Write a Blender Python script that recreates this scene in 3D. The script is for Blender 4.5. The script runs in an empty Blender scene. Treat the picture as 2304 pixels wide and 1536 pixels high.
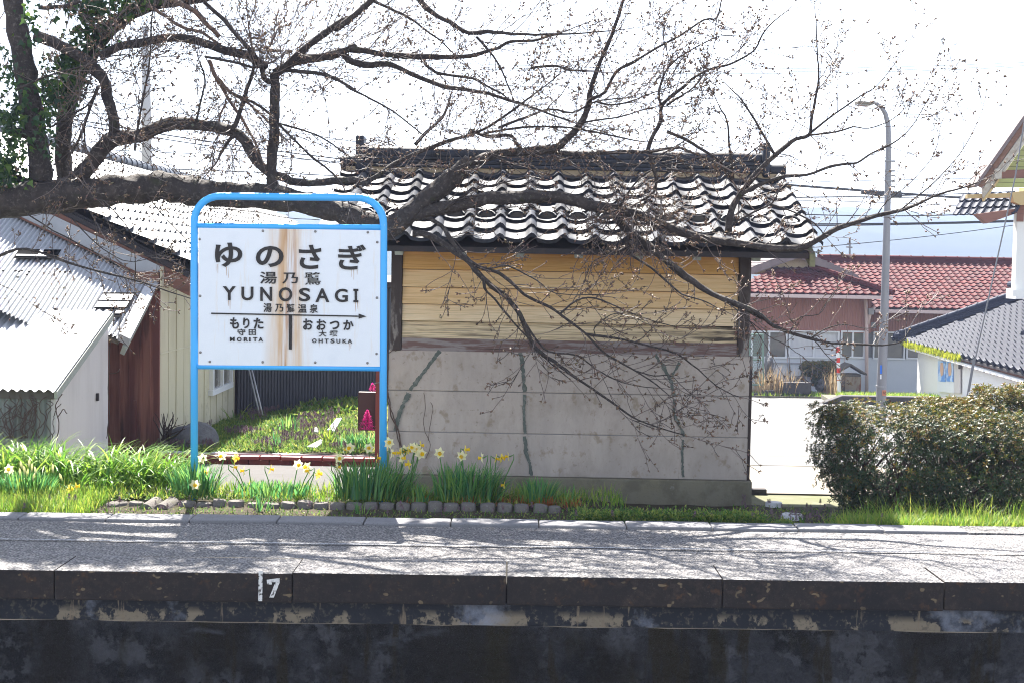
import bpy, math, random
import numpy as np
from mathutils import Vector, Matrix, noise
random.seed(11); rng = np.random.default_rng(11)
sc = bpy.context.scene; col = sc.collection
R = math.radians

# ------------------------------------------------------------------ camera
FPX, PW, PH = 3200.0, 2304, 1536
PITCH, ROLL = math.atan(173/FPX), R(1.05)
CAM = Vector((0, 0, 1.55))
FW = Vector((0, math.cos(PITCH), -math.sin(PITCH)))
R0 = Vector((1, 0, 0)); U0 = Vector((0, math.sin(PITCH), math.cos(PITCH)))
RT = R0*math.cos(ROLL) + U0*math.sin(ROLL)
UP = U0*math.cos(ROLL) - R0*math.sin(ROLL)
cam = bpy.data.cameras.new('camera'); camo = bpy.data.objects.new('camera', cam); col.objects.link(camo)
cam.sensor_width = 36; cam.lens = 36*FPX/PW; cam.clip_end = 5000; cam.clip_start = 0.05
M4 = Matrix.Identity(4)
for i in range(3):
    M4[i][0], M4[i][1], M4[i][2], M4[i][3] = RT[i], UP[i], -FW[i], CAM[i]
camo.matrix_world = M4; sc.camera = camo

# ------------------------------------------------------------------ light
SUN_EL, SUN_AZ = R(51), R(-10)            # azimuth from +Y towards +X
SKY_STRENGTH, SUN_STRENGTH, EXPOSURE = 0.07, 4.3, 2.5
wd = bpy.data.worlds.new('World'); sc.world = wd; wd.use_nodes = True
wn = wd.node_tree.nodes; wl = wd.node_tree.links
sky = wn.new('ShaderNodeTexSky'); sky.sky_type = 'NISHITA'; sky.sun_disc = False
sky.sun_elevation = SUN_EL; sky.sun_rotation = SUN_AZ; sky.air_density = 1.0; sky.dust_density = 0.8; sky.altitude = 50
hs = wn.new('ShaderNodeHueSaturation'); hs.inputs['Saturation'].default_value = .55; wl.new(sky.outputs[0], hs.inputs['Color']); wl.new(hs.outputs[0], wn['Background'].inputs[0]); wn['Background'].inputs[1].default_value = SKY_STRENGTH
sl = bpy.data.lights.new('sun', 'SUN'); slo = bpy.data.objects.new('sun', sl); col.objects.link(slo)
sl.energy = SUN_STRENGTH; sl.angle = R(0.5); sl.color = (1.0, 0.95, 0.87)
SV = Vector((math.sin(SUN_AZ)*math.cos(SUN_EL), math.cos(SUN_AZ)*math.cos(SUN_EL), math.sin(SUN_EL)))
slo.rotation_euler = (-SV).to_track_quat('-Z', 'Y').to_euler(); slo.location = (-6, 10, 14)
sc.view_settings.view_transform = 'Standard'; sc.view_settings.look = 'None'
sc.view_settings.exposure = EXPOSURE; sc.view_settings.gamma = 1
sc.cycles.filter_width = 1.05; sc.render.engine = 'CYCLES'; sc.cycles.use_denoising = True
sc.cycles.max_bounces = 6; sc.cycles.transparent_max_bounces = 6; sc.cycles.volume_bounces = 1
sc.cycles.caustics_reflective = False; sc.cycles.caustics_refractive = False
sc.cycles.sample_clamp_indirect = 6

# ------------------------------------------------------------------ helpers
def ray(x, y): return FW*FPX + RT*(x-PW/2) - UP*(y-PH/2)
def P(x, y, Y):                       # the point seen at pixel (x, y) on the plane at depth Y
    d = ray(x, y); return CAM + d*(Y/d.y)
def G(x, y, z):                       # the point seen at pixel (x, y) on the level z
    d = ray(x, y); return CAM + d*((z-CAM.z)/d.z)
def PX(p):
    q = Vector(p)-CAM; w = q.dot(FW); return (PW/2+FPX*q.dot(RT)/w, PH/2-FPX*q.dot(UP)/w)
ORG = {}
def tag(o, label=None, cat=None, group=None, kind=None):
    if label: o['label'] = label
    if cat: o['category'] = cat
    if group: o['group'] = group
    if kind: o['kind'] = kind
    return o
def thing(name, label, cat, loc=(0, 0, 0), group=None):
    o = bpy.data.objects.new(name, None); col.objects.link(o); o.location = Vector(loc)
    o.empty_display_size = .1
    ORG[o.name] = Vector(loc); return tag(o, label, cat, group)
def finish(me, name, mats, root=None, org=None, smooth=False, bevel=0):
    o = bpy.data.objects.new(name, me); col.objects.link(o)
    if not isinstance(mats, (list, tuple)): mats = [mats]
    for m in mats: me.materials.append(m)
    off = ORG[root.name] if root else Vector(org or (0, 0, 0))
    if off.length > 0: me.transform(Matrix.Translation(-off))
    if root: o.parent = root
    else: o.location = off
    ORG[o.name] = off
    if smooth: me.polygons.foreach_set('use_smooth', [True]*len(me.polygons))
    if bevel:
        b = o.modifiers.new('bevel', 'BEVEL'); b.width = bevel; b.segments = 2; b.limit_method = 'ANGLE'
    return o
class MB:
    def __init__(s): s.v = []; s.f = []; s.m = []; s.c = 0
    def add(s, vs, fs):
        n = len(s.v); s.v += [tuple(v) for v in vs]
        for f in fs: s.f.append(tuple(i+n for i in f)); s.m.append(s.c)
    def box(s, x0, x1, y0, y1, z0, z1):
        s.add([(x0,y0,z0),(x1,y0,z0),(x1,y1,z0),(x0,y1,z0),(x0,y0,z1),(x1,y0,z1),(x1,y1,z1),(x0,y1,z1)],
              [(0,3,2,1),(4,5,6,7),(0,1,5,4),(1,2,6,5),(2,3,7,6),(3,0,4,7)])
    def obox(s, c, a, b, d):
        c, a, b, d = Vector(c), Vector(a), Vector(b), Vector(d)
        s.add([c-a-b-d,c+a-b-d,c+a+b-d,c-a+b-d,c-a-b+d,c+a-b+d,c+a+b+d,c-a+b+d],
              [(0,3,2,1),(4,5,6,7),(0,1,5,4),(1,2,6,5),(2,3,7,6),(3,0,4,7)])
    def prism(s, poly, ext):
        e = Vector(ext); n = len(poly); p = [Vector(q) for q in poly]
        s.add(p+[q+e for q in p], [tuple(range(n)), tuple(range(2*n-1, n-1, -1))]+[(i, i+n, (i+1)%n+n, (i+1)%n) for i in range(n)])
    def tube(s, pts, rad, n=8, cap=True, jit=0):
        pts = [Vector(p) for p in pts]
        if not isinstance(rad, (list, tuple)): rad = [rad]*len(pts)
        t = (pts[1]-pts[0]).normalized(); a = t.orthogonal().normalized(); vs = []
        for i, p in enumerate(pts):
            if i == 0: d = pts[1]-pts[0]
            elif i == len(pts)-1: d = pts[-1]-pts[-2]
            else: d = (pts[i+1]-pts[i]).normalized()+(pts[i]-pts[i-1]).normalized()
            if d.length < 1e-9: d = t
            t = d.normalized(); a = (a-t*a.dot(t))
            a = a.normalized() if a.length > 1e-6 else t.orthogonal().normalized()
            b = t.cross(a)
            for k in range(n):
                w = 2*math.pi*k/n; r = rad[i]
                if jit: r *= 1+jit*noise.noise(p*9+Vector((math.cos(w), math.sin(w), 0))*1.3)
                vs.append(p+(a*math.cos(w)+b*math.sin(w))*r)
        fs = [(i*n+k, i*n+(k+1)%n, (i+1)*n+(k+1)%n, (i+1)*n+k) for i in range(len(pts)-1) for k in range(n)]
        if cap: fs += [tuple(range(n-1, -1, -1)), tuple(range((len(pts)-1)*n, len(pts)*n))]
        s.add(vs, fs)
    def grid(s, fn, nu, nv, flip=False):
        vs = [fn(i/nu, j/nv) for j in range(nv+1) for i in range(nu+1)]
        fs = []
        for j in range(nv):
            for i in range(nu):
                q = (j*(nu+1)+i, j*(nu+1)+i+1, (j+1)*(nu+1)+i+1, (j+1)*(nu+1)+i)
                fs.append(q[::-1] if flip else q)
        s.add(vs, fs)
    def ball(s, c, r, nu=12, nv=8, jit=0, seed=0):
        c = Vector(c); r = Vector(r) if isinstance(r, (tuple, list, Vector)) else Vector((r, r, r))
        def fn(u, v):
            a, b = 2*math.pi*u, math.pi*(v-.5)
            d = Vector((math.cos(b)*math.cos(a), math.cos(b)*math.sin(a), math.sin(b)))
            k = 1+jit*noise.noise(d*1.6+Vector((seed, 0, 0)))
            return c+Vector((d.x*r.x, d.y*r.y, d.z*r.z))*k
        s.grid(fn, nu, nv)
    def build(s, name, mats, root=None, org=None, smooth=False, bevel=0):
        me = bpy.data.meshes.new(name); me.from_pydata(s.v, [], s.f)
        if any(s.m): me.polygons.foreach_set('material_index', s.m)
        me.update()
        return finish(me, name, mats, root, org, smooth, bevel)
class NB:                              # many small pieces from templates, in numpy
    def __init__(s): s.v = []; s.f = []; s.m = []; s.n = 0
    def put(s, tv, tf, Rm, t, sc_, mi=0):
        tv = np.asarray(tv, float); n = len(t)
        if n == 0: return
        sc_ = np.asarray(sc_, float)
        if sc_.ndim == 1: sc_ = sc_[:, None].repeat(3, 1)
        v = np.einsum('nij,nkj->nki', Rm, tv[None]*sc_[:, None, :])+np.asarray(t)[:, None, :]
        k = len(tv); s.v.append(v.reshape(-1, 3))
        base = s.n+np.arange(n)*k
        for f in tf: s.f.append(base[:, None]+np.array(f)[None]); s.m.append(np.full(n, mi))
        s.n += n*k
    def build(s, name, mats, root=None, org=None, smooth=False):
        v = np.concatenate(s.v)
        me = bpy.data.meshes.new(name)
        tot = np.concatenate([np.full(len(f), f.shape[1]) for f in s.f]); idx = np.concatenate([f.ravel() for f in s.f])
        me.vertices.add(len(v)); me.vertices.foreach_set('co', v.ravel().astype(np.float32))
        me.loops.add(len(idx)); me.loops.foreach_set('vertex_index', idx.astype(np.int32))
        me.polygons.add(len(tot)); st = np.concatenate([[0], np.cumsum(tot)[:-1]])
        me.polygons.foreach_set('loop_start', st.astype(np.int32)); me.polygons.foreach_set('loop_total', tot.astype(np.int32))
        me.polygons.foreach_set('material_index', np.concatenate(s.m).astype(np.int32))
        me.update(calc_edges=True); me.validate()
        return finish(me, name, mats, root, org, smooth)
def rot_axis(yaw, tilt, spin=None):   # Rz(yaw) Rx(tilt) Rz(spin): z axis leans towards -y rotated by yaw
    yaw, tilt = np.asarray(yaw), np.asarray(tilt); n = len(yaw)
    spin = np.zeros(n) if spin is None else spin
    def Rz(a):
        m = np.zeros((n, 3, 3)); m[:, 0, 0] = np.cos(a); m[:, 0, 1] = -np.sin(a); m[:, 1, 0] = np.sin(a); m[:, 1, 1] = np.cos(a); m[:, 2, 2] = 1; return m
    m = np.zeros((n, 3, 3)); m[:, 0, 0] = 1; m[:, 1, 1] = np.cos(tilt); m[:, 1, 2] = -np.sin(tilt); m[:, 2, 1] = np.sin(tilt); m[:, 2, 2] = np.cos(tilt)
    return Rz(yaw) @ m @ Rz(spin)
def rot_rand(n): return rot_axis(rng.uniform(0, 6.283, n), np.arccos(rng.uniform(-1, 1, n)), rng.uniform(0, 6.283, n))
LEAF = ([(0,0,0),(.22,.1,.4),(0,.0,1),(-.22,.1,.4)], [(0,1,2),(0,2,3)])
def blade(bend, w=.05, seg=5):        # unit-high blade that arches towards +y
    v = []; f = []
    for i in range(seg+1):
        t = i/seg; a = bend*t
        y = (1-math.cos(a))/bend if bend > .01 else 0; z = math.sin(a)/bend if bend > .01 else t
        ww = w*(1-t**2.2)*.98+.0008
        v += [(-ww, y, z), (ww, y, z)]
    for i in range(seg): f.append((2*i, 2*i+1, 2*i+3, 2*i+2))
    return v, f
BUD = ([(0,0,0),(.2,0,.45),(-.1,.17,.45),(-.1,-.17,.45),(0,0,1)], [(0,2,1),(0,3,2),(0,1,3),(4,1,2),(4,2,3),(4,3,1)])

# ------------------------------------------------------------------ materials
def lin(r, g, b): return tuple(((c/255)/12.92 if c/255 <= .04045 else ((c/255+.055)/1.055)**2.4) for c in (r, g, b))
def mat(name, c, rough=.75, spec=.4, layers=(), bump=(), metal=0, coat=0, trans=0, trans_col=None, island=None, coat_rough=.1):
    m = bpy.data.materials.new(name); m.use_nodes = True
    n, l = m.node_tree.nodes, m.node_tree.links; b = n['Principled BSDF']; out = n['Material Output']
    b.inputs['Roughness'].default_value = rough; b.inputs['Specular IOR Level'].default_value = spec
    b.inputs['Metallic'].default_value = metal; b.inputs['Coat Weight'].default_value = coat; b.inputs['Coat Roughness'].default_value = coat_rough
    tc = n.new('ShaderNodeTexCoord')
    def tex(kind, scale, stretch, detail=6):
        mp = n.new('ShaderNodeMapping'); mp.inputs['Scale'].default_value = stretch; l.new(tc.outputs['Object'], mp.inputs[0])
        if kind == 'noise':
            t = n.new('ShaderNodeTexNoise'); t.inputs['Scale'].default_value = scale; t.inputs['Detail'].default_value = detail; t.inputs['Roughness'].default_value = .62; o = t.outputs[0]
        elif kind == 'vor':
            t = n.new('ShaderNodeTexVoronoi'); t.inputs['Scale'].default_value = scale; o = t.outputs['Distance']
        elif kind == 'cell':
            t = n.new('ShaderNodeTexVoronoi'); t.inputs['Scale'].default_value = scale; o = t.outputs['Color']
        elif kind == 'crack':
            t = n.new('ShaderNodeTexVoronoi'); t.feature = 'DISTANCE_TO_EDGE'; t.inputs['Scale'].default_value = scale; o = t.outputs['Distance']
        elif kind in 'xyz':
            t = n.new('ShaderNodeSeparateXYZ'); o = t.outputs['xyz'.index(kind)]; l.new(mp.outputs[0], t.inputs[0]); return o
        else:
            t = n.new('ShaderNodeTexWave'); t.inputs['Scale'].default_value = scale; t.bands_direction = kind[-1].upper(); t.inputs['Distortion'].default_value = 0; o = t.outputs['Fac']
        l.new(mp.outputs[0], t.inputs['Vector']); return o
    cur = None
    if island:
        g = n.new('ShaderNodeNewGeometry'); rp = n.new('ShaderNodeValToRGB')
        while len(rp.color_ramp.elements) < len(island): rp.color_ramp.elements.new(.5)
        for i, cc in enumerate(island):
            rp.color_ramp.elements[i].position = i/(len(island)-1); rp.color_ramp.elements[i].color = (*cc, 1)
        l.new(g.outputs['Random Per Island'], rp.inputs[0]); cur = rp.outputs[0]
    for L in layers:
        kind, scale, stretch, lo, hi, cc, fac = L[:7]
        o = tex(kind, scale, stretch, L[7] if len(L) > 7 and L[7] else 6)
        mr = n.new('ShaderNodeMapRange'); mr.inputs[1].default_value = lo; mr.inputs[2].default_value = hi; mr.inputs[4].default_value = fac; mr.clamp = True
        l.new(o, mr.inputs[0]); f = mr.outputs[0]
        if len(L) > 8:                 # multiplied by a mask: (axis, a, b, c, d) trapezoid along a local axis
            ax, p0, p1, p2, p3 = L[8]; q = tex(ax, 1, (1, 1, 1))
            for u, v in ((p0, p1), (p3, p2)):
                k = n.new('ShaderNodeMapRange'); k.inputs[1].default_value = u; k.inputs[2].default_value = v; l.new(q, k.inputs[0])
                mm = n.new('ShaderNodeMath'); mm.operation = 'MULTIPLY'; l.new(f, mm.inputs[0]); l.new(k.outputs[0], mm.inputs[1]); f = mm.outputs[0]
        mx = n.new('ShaderNodeMix'); mx.data_type = 'RGBA'; l.new(f, mx.inputs[0])
        if cur: l.new(cur, mx.inputs[6])
        else: mx.inputs[6].default_value = (*c, 1)
        mx.inputs[7].default_value = (*cc, 1); cur = mx.outputs[2]
    if cur: l.new(cur, b.inputs['Base Color'])
    else: b.inputs['Base Color'].default_value = (*c, 1)
    prev = None
    for kind, scale, stretch, strength, dist in bump:
        o = tex(kind, scale, stretch); bp = n.new('ShaderNodeBump'); bp.inputs['Strength'].default_value = strength; bp.inputs['Distance'].default_value = dist
        l.new(o, bp.inputs['Height'])
        if prev: l.new(prev, bp.inputs['Normal'])
        prev = bp.outputs[0]
    if prev: l.new(prev, b.inputs['Normal'])
    if trans:
        t = n.new('ShaderNodeBsdfTranslucent'); ms = n.new('ShaderNodeMixShader'); ms.inputs[0].default_value = trans
        if trans_col: t.inputs[0].default_value = (*trans_col, 1)
        elif cur: l.new(cur, t.inputs[0])
        else: t.inputs[0].default_value = (*c, 1)
        l.new(b.outputs[0], ms.inputs[1]); l.new(t.outputs[0], ms.inputs[2]); l.new(ms.outputs[0], out.inputs[0])
    return m
I1 = (1, 1, 1)
# ------------------------------------------------------------------ material library
blue_paint = mat('sky blue paint', (.065, .45, .93), .42, .5, [('noise', 7, I1, .5, .75, (.09, .45, .84), .5), ('noise', 60, (1,1,.3), .68, .74, (.5, .62, .7), .5)], [('noise', 90, I1, .15, .002)])
panel_white = mat('weathered enamel', (.80, .82, .86), .38, .5, [
    ('noise', 9, I1, .5, .8, (.70, .73, .79), .5),
    ('noise', 14, (1, 1, .07), .36, .60, (.68, .44, .22), .85, 4, ('x', -.19, -.07, .04, .16)),
    ('noise', 30, (1, 1, .05), .45, .60, (.44, .20, .07), .75, 4, ('x', -.10, -.03, .02, .07)),
    ('noise', 26, (1, 1, .1), .6, .75, (.76, .64, .5), .5)], [('noise', 14, I1, .06, .004)])
letter = mat('dark letter', (.022, .018, .017), .55, .4, [('noise', 40, I1, .6, .8, (.09, .05, .035), .6)])
rust_drip = mat('rust drip', (.56, .40, .30), .6, .3, [('noise', 60, (1, 1, .12), .45, .6, (.80, .79, .80), .9)])
bolt_m = mat('bolt steel', (.28, .26, .25), .45, .5, [('noise', 90, I1, .5, .7, (.12, .08, .06), .8)], metal=.5)
gravel = mat('asphalt gravel', (.155, .144, .140), .8, .4, [
    ('cell', 90, I1, .3, .85, (.40, .375, .365), .8), ('vor', 90, I1, .44, .66, (.05, .05, .055), .9), ('noise', 150, I1, .6, .74, (.06, .06, .065), .7),
    ('noise', 2.2, (1, 2, 1), .5, .75, (.16, .16, .18), .5), ('noise', 9, (1, 3, 1), .62, .78, (.14, .13, .13), .6)],
    [('vor', 90, I1, .8, .012), ('noise', 14, (1, 2, 1), .3, .02)])
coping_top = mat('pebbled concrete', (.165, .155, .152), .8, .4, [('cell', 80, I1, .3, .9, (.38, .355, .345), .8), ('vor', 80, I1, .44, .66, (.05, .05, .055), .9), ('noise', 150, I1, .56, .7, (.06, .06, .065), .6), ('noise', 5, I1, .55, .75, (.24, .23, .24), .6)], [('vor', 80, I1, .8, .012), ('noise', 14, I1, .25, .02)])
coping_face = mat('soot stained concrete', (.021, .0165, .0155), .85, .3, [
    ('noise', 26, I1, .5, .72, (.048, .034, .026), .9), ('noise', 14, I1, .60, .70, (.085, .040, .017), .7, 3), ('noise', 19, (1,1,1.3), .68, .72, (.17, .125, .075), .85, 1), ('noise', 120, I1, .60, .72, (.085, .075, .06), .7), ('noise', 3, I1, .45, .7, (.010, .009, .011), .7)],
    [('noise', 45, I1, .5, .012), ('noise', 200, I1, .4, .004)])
band_m = mat('flaking grey render', (.018, .0195, .025), .9, .25, [
    ('noise', 7, (1, 1, .8), .535, .565, (.20, .165, .12), .9, 12, ('z', -.30, -.264, -.222, -.185)),
    ('noise', 17, (1, 1, .10), .63, .67, (.18, .14, .10), .8, 8), ('noise', 34, I1, .54, .66, (.085, .075, .06), .75, 9),
    ('noise', 2.3, (1, 1, 1.0), .60, .72, (.21, .23, .29), .8, 8), ('noise', 90, I1, .62, .75, (.012, .012, .016), .6)],
    [('noise', 22, I1, .6, .015), ('noise', 120, I1, .4, .004)])
lower_m = mat('sooty stone wall', (.0095, .0095, .0115), .8, .3, [
    ('noise', 2.6, I1, .47, .53, (.040, .040, .047), .85, 15), ('noise', 6, I1, .535, .575, (.095, .095, .108), .7, 15), ('noise', 24, I1, .5, .62, (.060, .058, .062), .6, 10), ('noise', 1.7, (1, 1, .45), .49, .58, (.012, .009, .0065), .9, 12), ('noise', 3.1, (2.2, 1, .35), .57, .62, (.022, .016, .006), .9, 12), ('noise', 5, (1, 1, .4), .58, .70, (.018, .014, .004), .9, 8),
    ('noise', 2.0, (.6, 1, 2.2), .62, .70, (.11, .115, .14), .65, 12), ('noise', 3.5, (1, 1, .5), .497, .505, (.003, .003, .004), .0), ('noise', 110, I1, .62, .74, (.11, .115, .13), .7)],
    [('noise', 4, I1, 1, .16), ('noise', 16, I1, .9, .06), ('noise', 70, I1, .8, .015)])
kerb_m = mat('kerb concrete', (.20, .195, .205), .85, .3, [('noise', 12, I1, .5, .75, (.14, .135, .145), .7), ('noise', 110, I1, .52, .68, (.09, .09, .095), .7)], [('noise', 160, I1, .5, .005)])
log_m = mat('edging concrete', (.14, .125, .115), .9, .25, [('noise', 18, I1, .45, .7, (.085, .075, .07), .8), ('noise', 120, I1, .58, .7, (.34, .32, .29), .7), ('noise', 8, I1, .62, .75, (.09, .11, .03), .6)], [('noise', 90, I1, .7, .012)])
soil_m = mat('bed soil', (.055, .042, .03), .95, .2, [('noise', 30, I1, .45, .7, (.10, .085, .045), .8), ('noise', 6, I1, .5, .7, (.05, .065, .02), .8)], [('noise', 60, I1, .8, .03)])
white_worn = mat('worn white paint', (.60, .59, .58), .8, .3, [('noise', 70, (1, 1, .7), .52, .60, (.05, .042, .04), .95, 8)])
line_worn = mat('worn white line', (.55, .55, .56), .85, .3, [('noise', 55, (1, 3, 1), .47, .56, (.26, .26, .27), 1, 8), ('vor', 120, I1, .45, .7, (.10, .10, .11), .8)], [('vor', 105, I1, .8, .01)])
panel_c = mat('old concrete panel', (.43, .365, .325), .88, .25, [('noise', 26, (1, 1, .5), .5, .68, (.36, .30, .265), .75, 8), ('noise', 4.5, (1, 1, .8), .50, .62, (.33, .28, .24), .7, 10), ('noise', 30, I1, .62, .68, (.20, .165, .13), .6, 3), ('noise', 6, (1, 1, .6), .40, .62, (.27, .235, .195), .75, 8, ('z', -.5, 0.0, .15, .55)), ('noise', 13, (1, 1, .09), .54, .70, (.36, .315, .285), .6, 6),
    ('noise', 2.2, I1, .42, .72, (.385, .335, .31), .85), ('noise', 5, (1, 1, .22), .5, .75, (.52, .45, .41), .6),
    ('noise', 9, (1, 1, .8), .58, .66, (.27, .21, .15), .7, 4), ('noise', 75, I1, .62, .72, (.36, .32, .28), .5),
    ('noise', 14, I1, .50, .60, (.20, .21, .19), .8, 8, ('x', 1.35, 1.9, 3, 3)), ('noise', 9, I1, .57, .63, (.50, .54, .50), .55, 8, ('x', 1.55, 1.9, 3, 3)), ('noise', 16, I1, .50, .66, (.33, .31, .31), .6, 8, ('x', -.2, .6, 3, 3))],
    [('noise', 35, I1, .25, .008), ('noise', 170, I1, .3, .003)])
plinth_m = mat('stained plinth concrete', (.20, .18, .135), .9, .25, [('noise', 3, I1, .45, .7, (.20, .175, .115), .8), ('noise', 5, I1, .30, .5, (.075, .073, .073), .95, 8, ('x', .5, 1.7, 4, 4)), ('noise', 7, I1, .45, .6, (.13, .115, .08), .7, 9), ('noise', 60, I1, .58, .7, (.11, .105, .095), .6), ('noise', 7, I1, .66, .72, (.34, .32, .29), .4)], [('noise', 40, I1, .4, .01), ('noise', 150, I1, .4, .004)])
repair_m = mat('mortar crack repair', (.105, .118, .105), .9, .2, [('noise', 30, I1, .5, .66, (.22, .225, .20), .8)], [('noise', 90, I1, .3, .003)])
def wood(name, c, c2, c3):
    return mat(name, c, .7, .25, [('noise', 9, (.28, 1, 3.2), .4, .66, c2, .85, 5), ('noise', 22, (.14, 1, 8), .50, .58, c3, .6, 6), ('vor', 3.1, (1, 1, 4), .035, .012, (.10, .05, .02), .9)], [('noise', 22, (.14, 1, 8), .25, .004)])
plank_new = wood('fresh cedar board', (.62, .34, .11), (.69, .41, .16), (.46, .23, .06))
plank_mid = wood('greying cedar board', (.70, .47, .24), (.76, .55, .31), (.52, .32, .14))
plank_old = wood('weathered cedar board', (.72, .54, .33), (.79, .63, .43), (.47, .34, .19))
plank_black = mat('rotting cedar board', (.62, .48, .30), .8, .2, [('noise', 9, (.28, 1, 3.2), .4, .66, (.70, .57, .39), .8, 5), ('noise', 22, (.14, 1, 8), .50, .58, (.26, .20, .12), .7, 6),
    ('noise', 6, (.35, 1, 6), .44, .56, (.030, .024, .020), .95, 6, ('x', 1.05, 1.5, 2.6, 2.65)), ('noise', 10, (.2, 1, 8), .55, .64, (.09, .07, .06), .8)], [('noise', 22, (.14, 1, 8), .4, .005)])
post_m = mat('dark brown post', (.048, .034, .030), .7, .3, [('noise', 16, (1, 1, .12), .56, .66, (.10, .08, .075), .6), ('noise', 14, (1, 1, .3), .50, .58, (.30, .27, .25), .8, 8, ('z', 1.0, 1.05, 1.2, 1.62))], [('noise', 30, (1, 1, .15), .4, .006)])
sill_m = mat('peeling sill beam', (.155, .095, .085), .8, .25, [('noise', 10, (.3, 1, 3), .47, .56, (.27, .24, .235), .85, 8), ('noise', 14, (.2, 1, 5), .58, .66, (.05, .035, .03), .8, 8)], [('noise', 20, (.2, 1, 5), .5, .006)])
rafter_m = mat('pale rafter paint', (.36, .38, .34), .7, .3, [('noise', 20, I1, .5, .7, (.24, .25, .22), .7)])
barge_m = mat('mossy barge board', (.22, .21, .12), .8, .25, [('noise', 12, I1, .45, .7, (.13, .13, .09), .8)])
tile_black = mat('black glazed tile', (.030, .031, .036), .5, .24, island=[(.016, .018, .026), (.036, .040, .056), (.025, .026, .032), (.05, .053, .068)], layers=[('noise', 3.5, (1, 1.5, 1), .48, .60, (.016, .014, .013), .85, 8), ('noise', 7, I1, .5, .75, (.07, .07, .078), .8), ('noise', 55, I1, .60, .72, (.15, .15, .16), .35)], bump=[('noise', 150, I1, .30, .002)], coat=.05, coat_rough=.35)
tile_grey = mat('blue grey tile', (.020, .025, .046), .6, .12, [('noise', 5, I1, .5, .75, (.035, .042, .065), .8)])
tile_silver = mat('silver grey tile', (.055, .06, .072), .45, .4, [('noise', 3, I1, .5, .75, (.085, .09, .105), .8)])
tile_red = mat('red glazed tile', (.16, .03, .03), .65, .05, island=[(.045, .006, .006), (.085, .011, .010), (.065, .014, .017), (.095, .012, .011)])
tile_brown = mat('grey brown roof', (.20, .155, .15), .7, .3, [('noise', 4, I1, .45, .7, (.13, .10, .10), .8)])
plaster_m = mat('cream mortar', (.52, .40, .26), .9, .2, [('noise', 20, I1, .5, .7, (.38, .29, .18), .7)])
tin_white = mat('galvanised white tin', (.42, .43, .46), .5, .35, [('noise', 2.5, I1, .45, .7, (.33, .34, .37), .7), ('noise', 30, (1, 1, 1), .62, .70, (.22, .16, .13), .6), ('noise', 12, (1, 1, 1), .66, .72, (.30, .24, .22), .5)], metal=.1)
tin_cream = mat('cream tin siding', (.55, .51, .38), .6, .4, [('noise', 4, (1, 1, .3), .5, .75, (.44, .40, .28), .7), ('noise', 6, I1, .55, .75, (.28, .25, .16), .7, 6, ('z', -1.2, -.9, .35, .75))])
tin_wall = mat('pale grey tin wall', (.62, .58, .56), .6, .4, [('noise', 6, (1, 1, .15), .48, .75, (.50, .46, .44), .8), ('noise', 30, I1, .66, .74, (.3, .27, .25), .4)])
tin_old = mat('mossy zinc sheet', (.26, .28, .26), .6, .4, [('noise', 5, (1, 1, .2), .45, .7, (.15, .15, .13), .8)], metal=.2)
tin_dark = mat('charcoal tin siding', (.052, .054, .072), .5, .4, [('noise', 3, (1, 1, .3), .5, .75, (.07, .07, .09), .6)])
brown_wall = mat('stained brown boards', (.17, .060, .050), .75, .3, [('noise', 7, (1, 1, .07), .47, .6, (.36, .16, .115), .85, 6), ('noise', 11, (1, 1, .1), .58, .7, (.045, .022, .02), .8, 6)], [('noise', 20, (1, 1, .1), .3, .005)])
fascia_m = mat('dark fascia', (.035, .03, .032), .7, .3, [('noise', 8, I1, .5, .7, (.07, .045, .04), .7)])
fascia_brown = mat('brown fascia', (.24, .115, .085), .75, .3, [('noise', 6, (.3, 1, 2), .5, .7, (.10, .05, .04), .8)])
fascia_grey = mat('grey fascia', (.25, .26, .28), .75, .3)
white_m = mat('white frame', (.74, .75, .77), .5, .4, [('noise', 6, I1, .55, .75, (.62, .63, .65), .6)])
glass_m = mat('window glass', (.16, .155, .14), .12, .6, [('noise', 1.2, I1, .45, .7, (.26, .24, .20), .7)])
curtain_m = mat('white curtain', (.66, .66, .68), .8, .2, [('wave_x', 9, I1, .3, .9, (.52, .52, .55), .6)])
brick_m = mat('red brick', (.22, .045, .030), .7, .35, [('noise', 12, I1, .45, .7, (.15, .028, .02), .8), ('noise', 60, I1, .6, .75, (.30, .10, .07), .5)], [('noise', 80, I1, .3, .004)])
brick_cap = mat('brick cap', (.30, .055, .045), .5, .45, [('noise', 12, I1, .45, .7, (.24, .04, .035), .8)])
stone_white = mat('pale flat stone', (.60, .60, .62), .8, .3, [('noise', 10, I1, .5, .7, (.42, .42, .44), .8)], [('noise', 30, I1, .3, .01)])
rock_m = mat('dark rock', (.105, .105, .115), .9, .25, [('noise', 5, I1, .45, .7, (.18, .175, .175), .8), ('noise', 14, I1, .6, .7, (.05, .06, .03), .7)], [('noise', 9, I1, .7, .05)])
sign_brown = mat('maroon board', (.055, .018, .016), .5, .4, [('noise', 6, I1, .5, .75, (.08, .03, .026), .7)])
post_red = mat('rust red post', (.17, .04, .03), .6, .4)
paving_m = mat('timber grain paving', (.075, .07, .068), .85, .3, [('wave_y', 6.5, I1, .82, .96, (.03, .027, .027), .8), ('noise', 14, (.5, 3, 1), .45, .7, (.05, .046, .045), .7), ('noise', 40, I1, .6, .7, (.11, .105, .10), .6)], [('wave_y', 6.5, I1, .3, .01)])
road_m = mat('pale road concrete', (.125, .121, .116), .85, .3, [('noise', 1.2, (.5, 2, 1), .42, .66, (.085, .082, .080), .9), ('noise', .35, (.3, 2.5, 1), .5, .56, (.10, .096, .09), .7, 8), ('noise', 80, I1, .5, .7, (.07, .068, .068), .6)], [('noise', 120, I1, .5, .005)])
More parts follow.
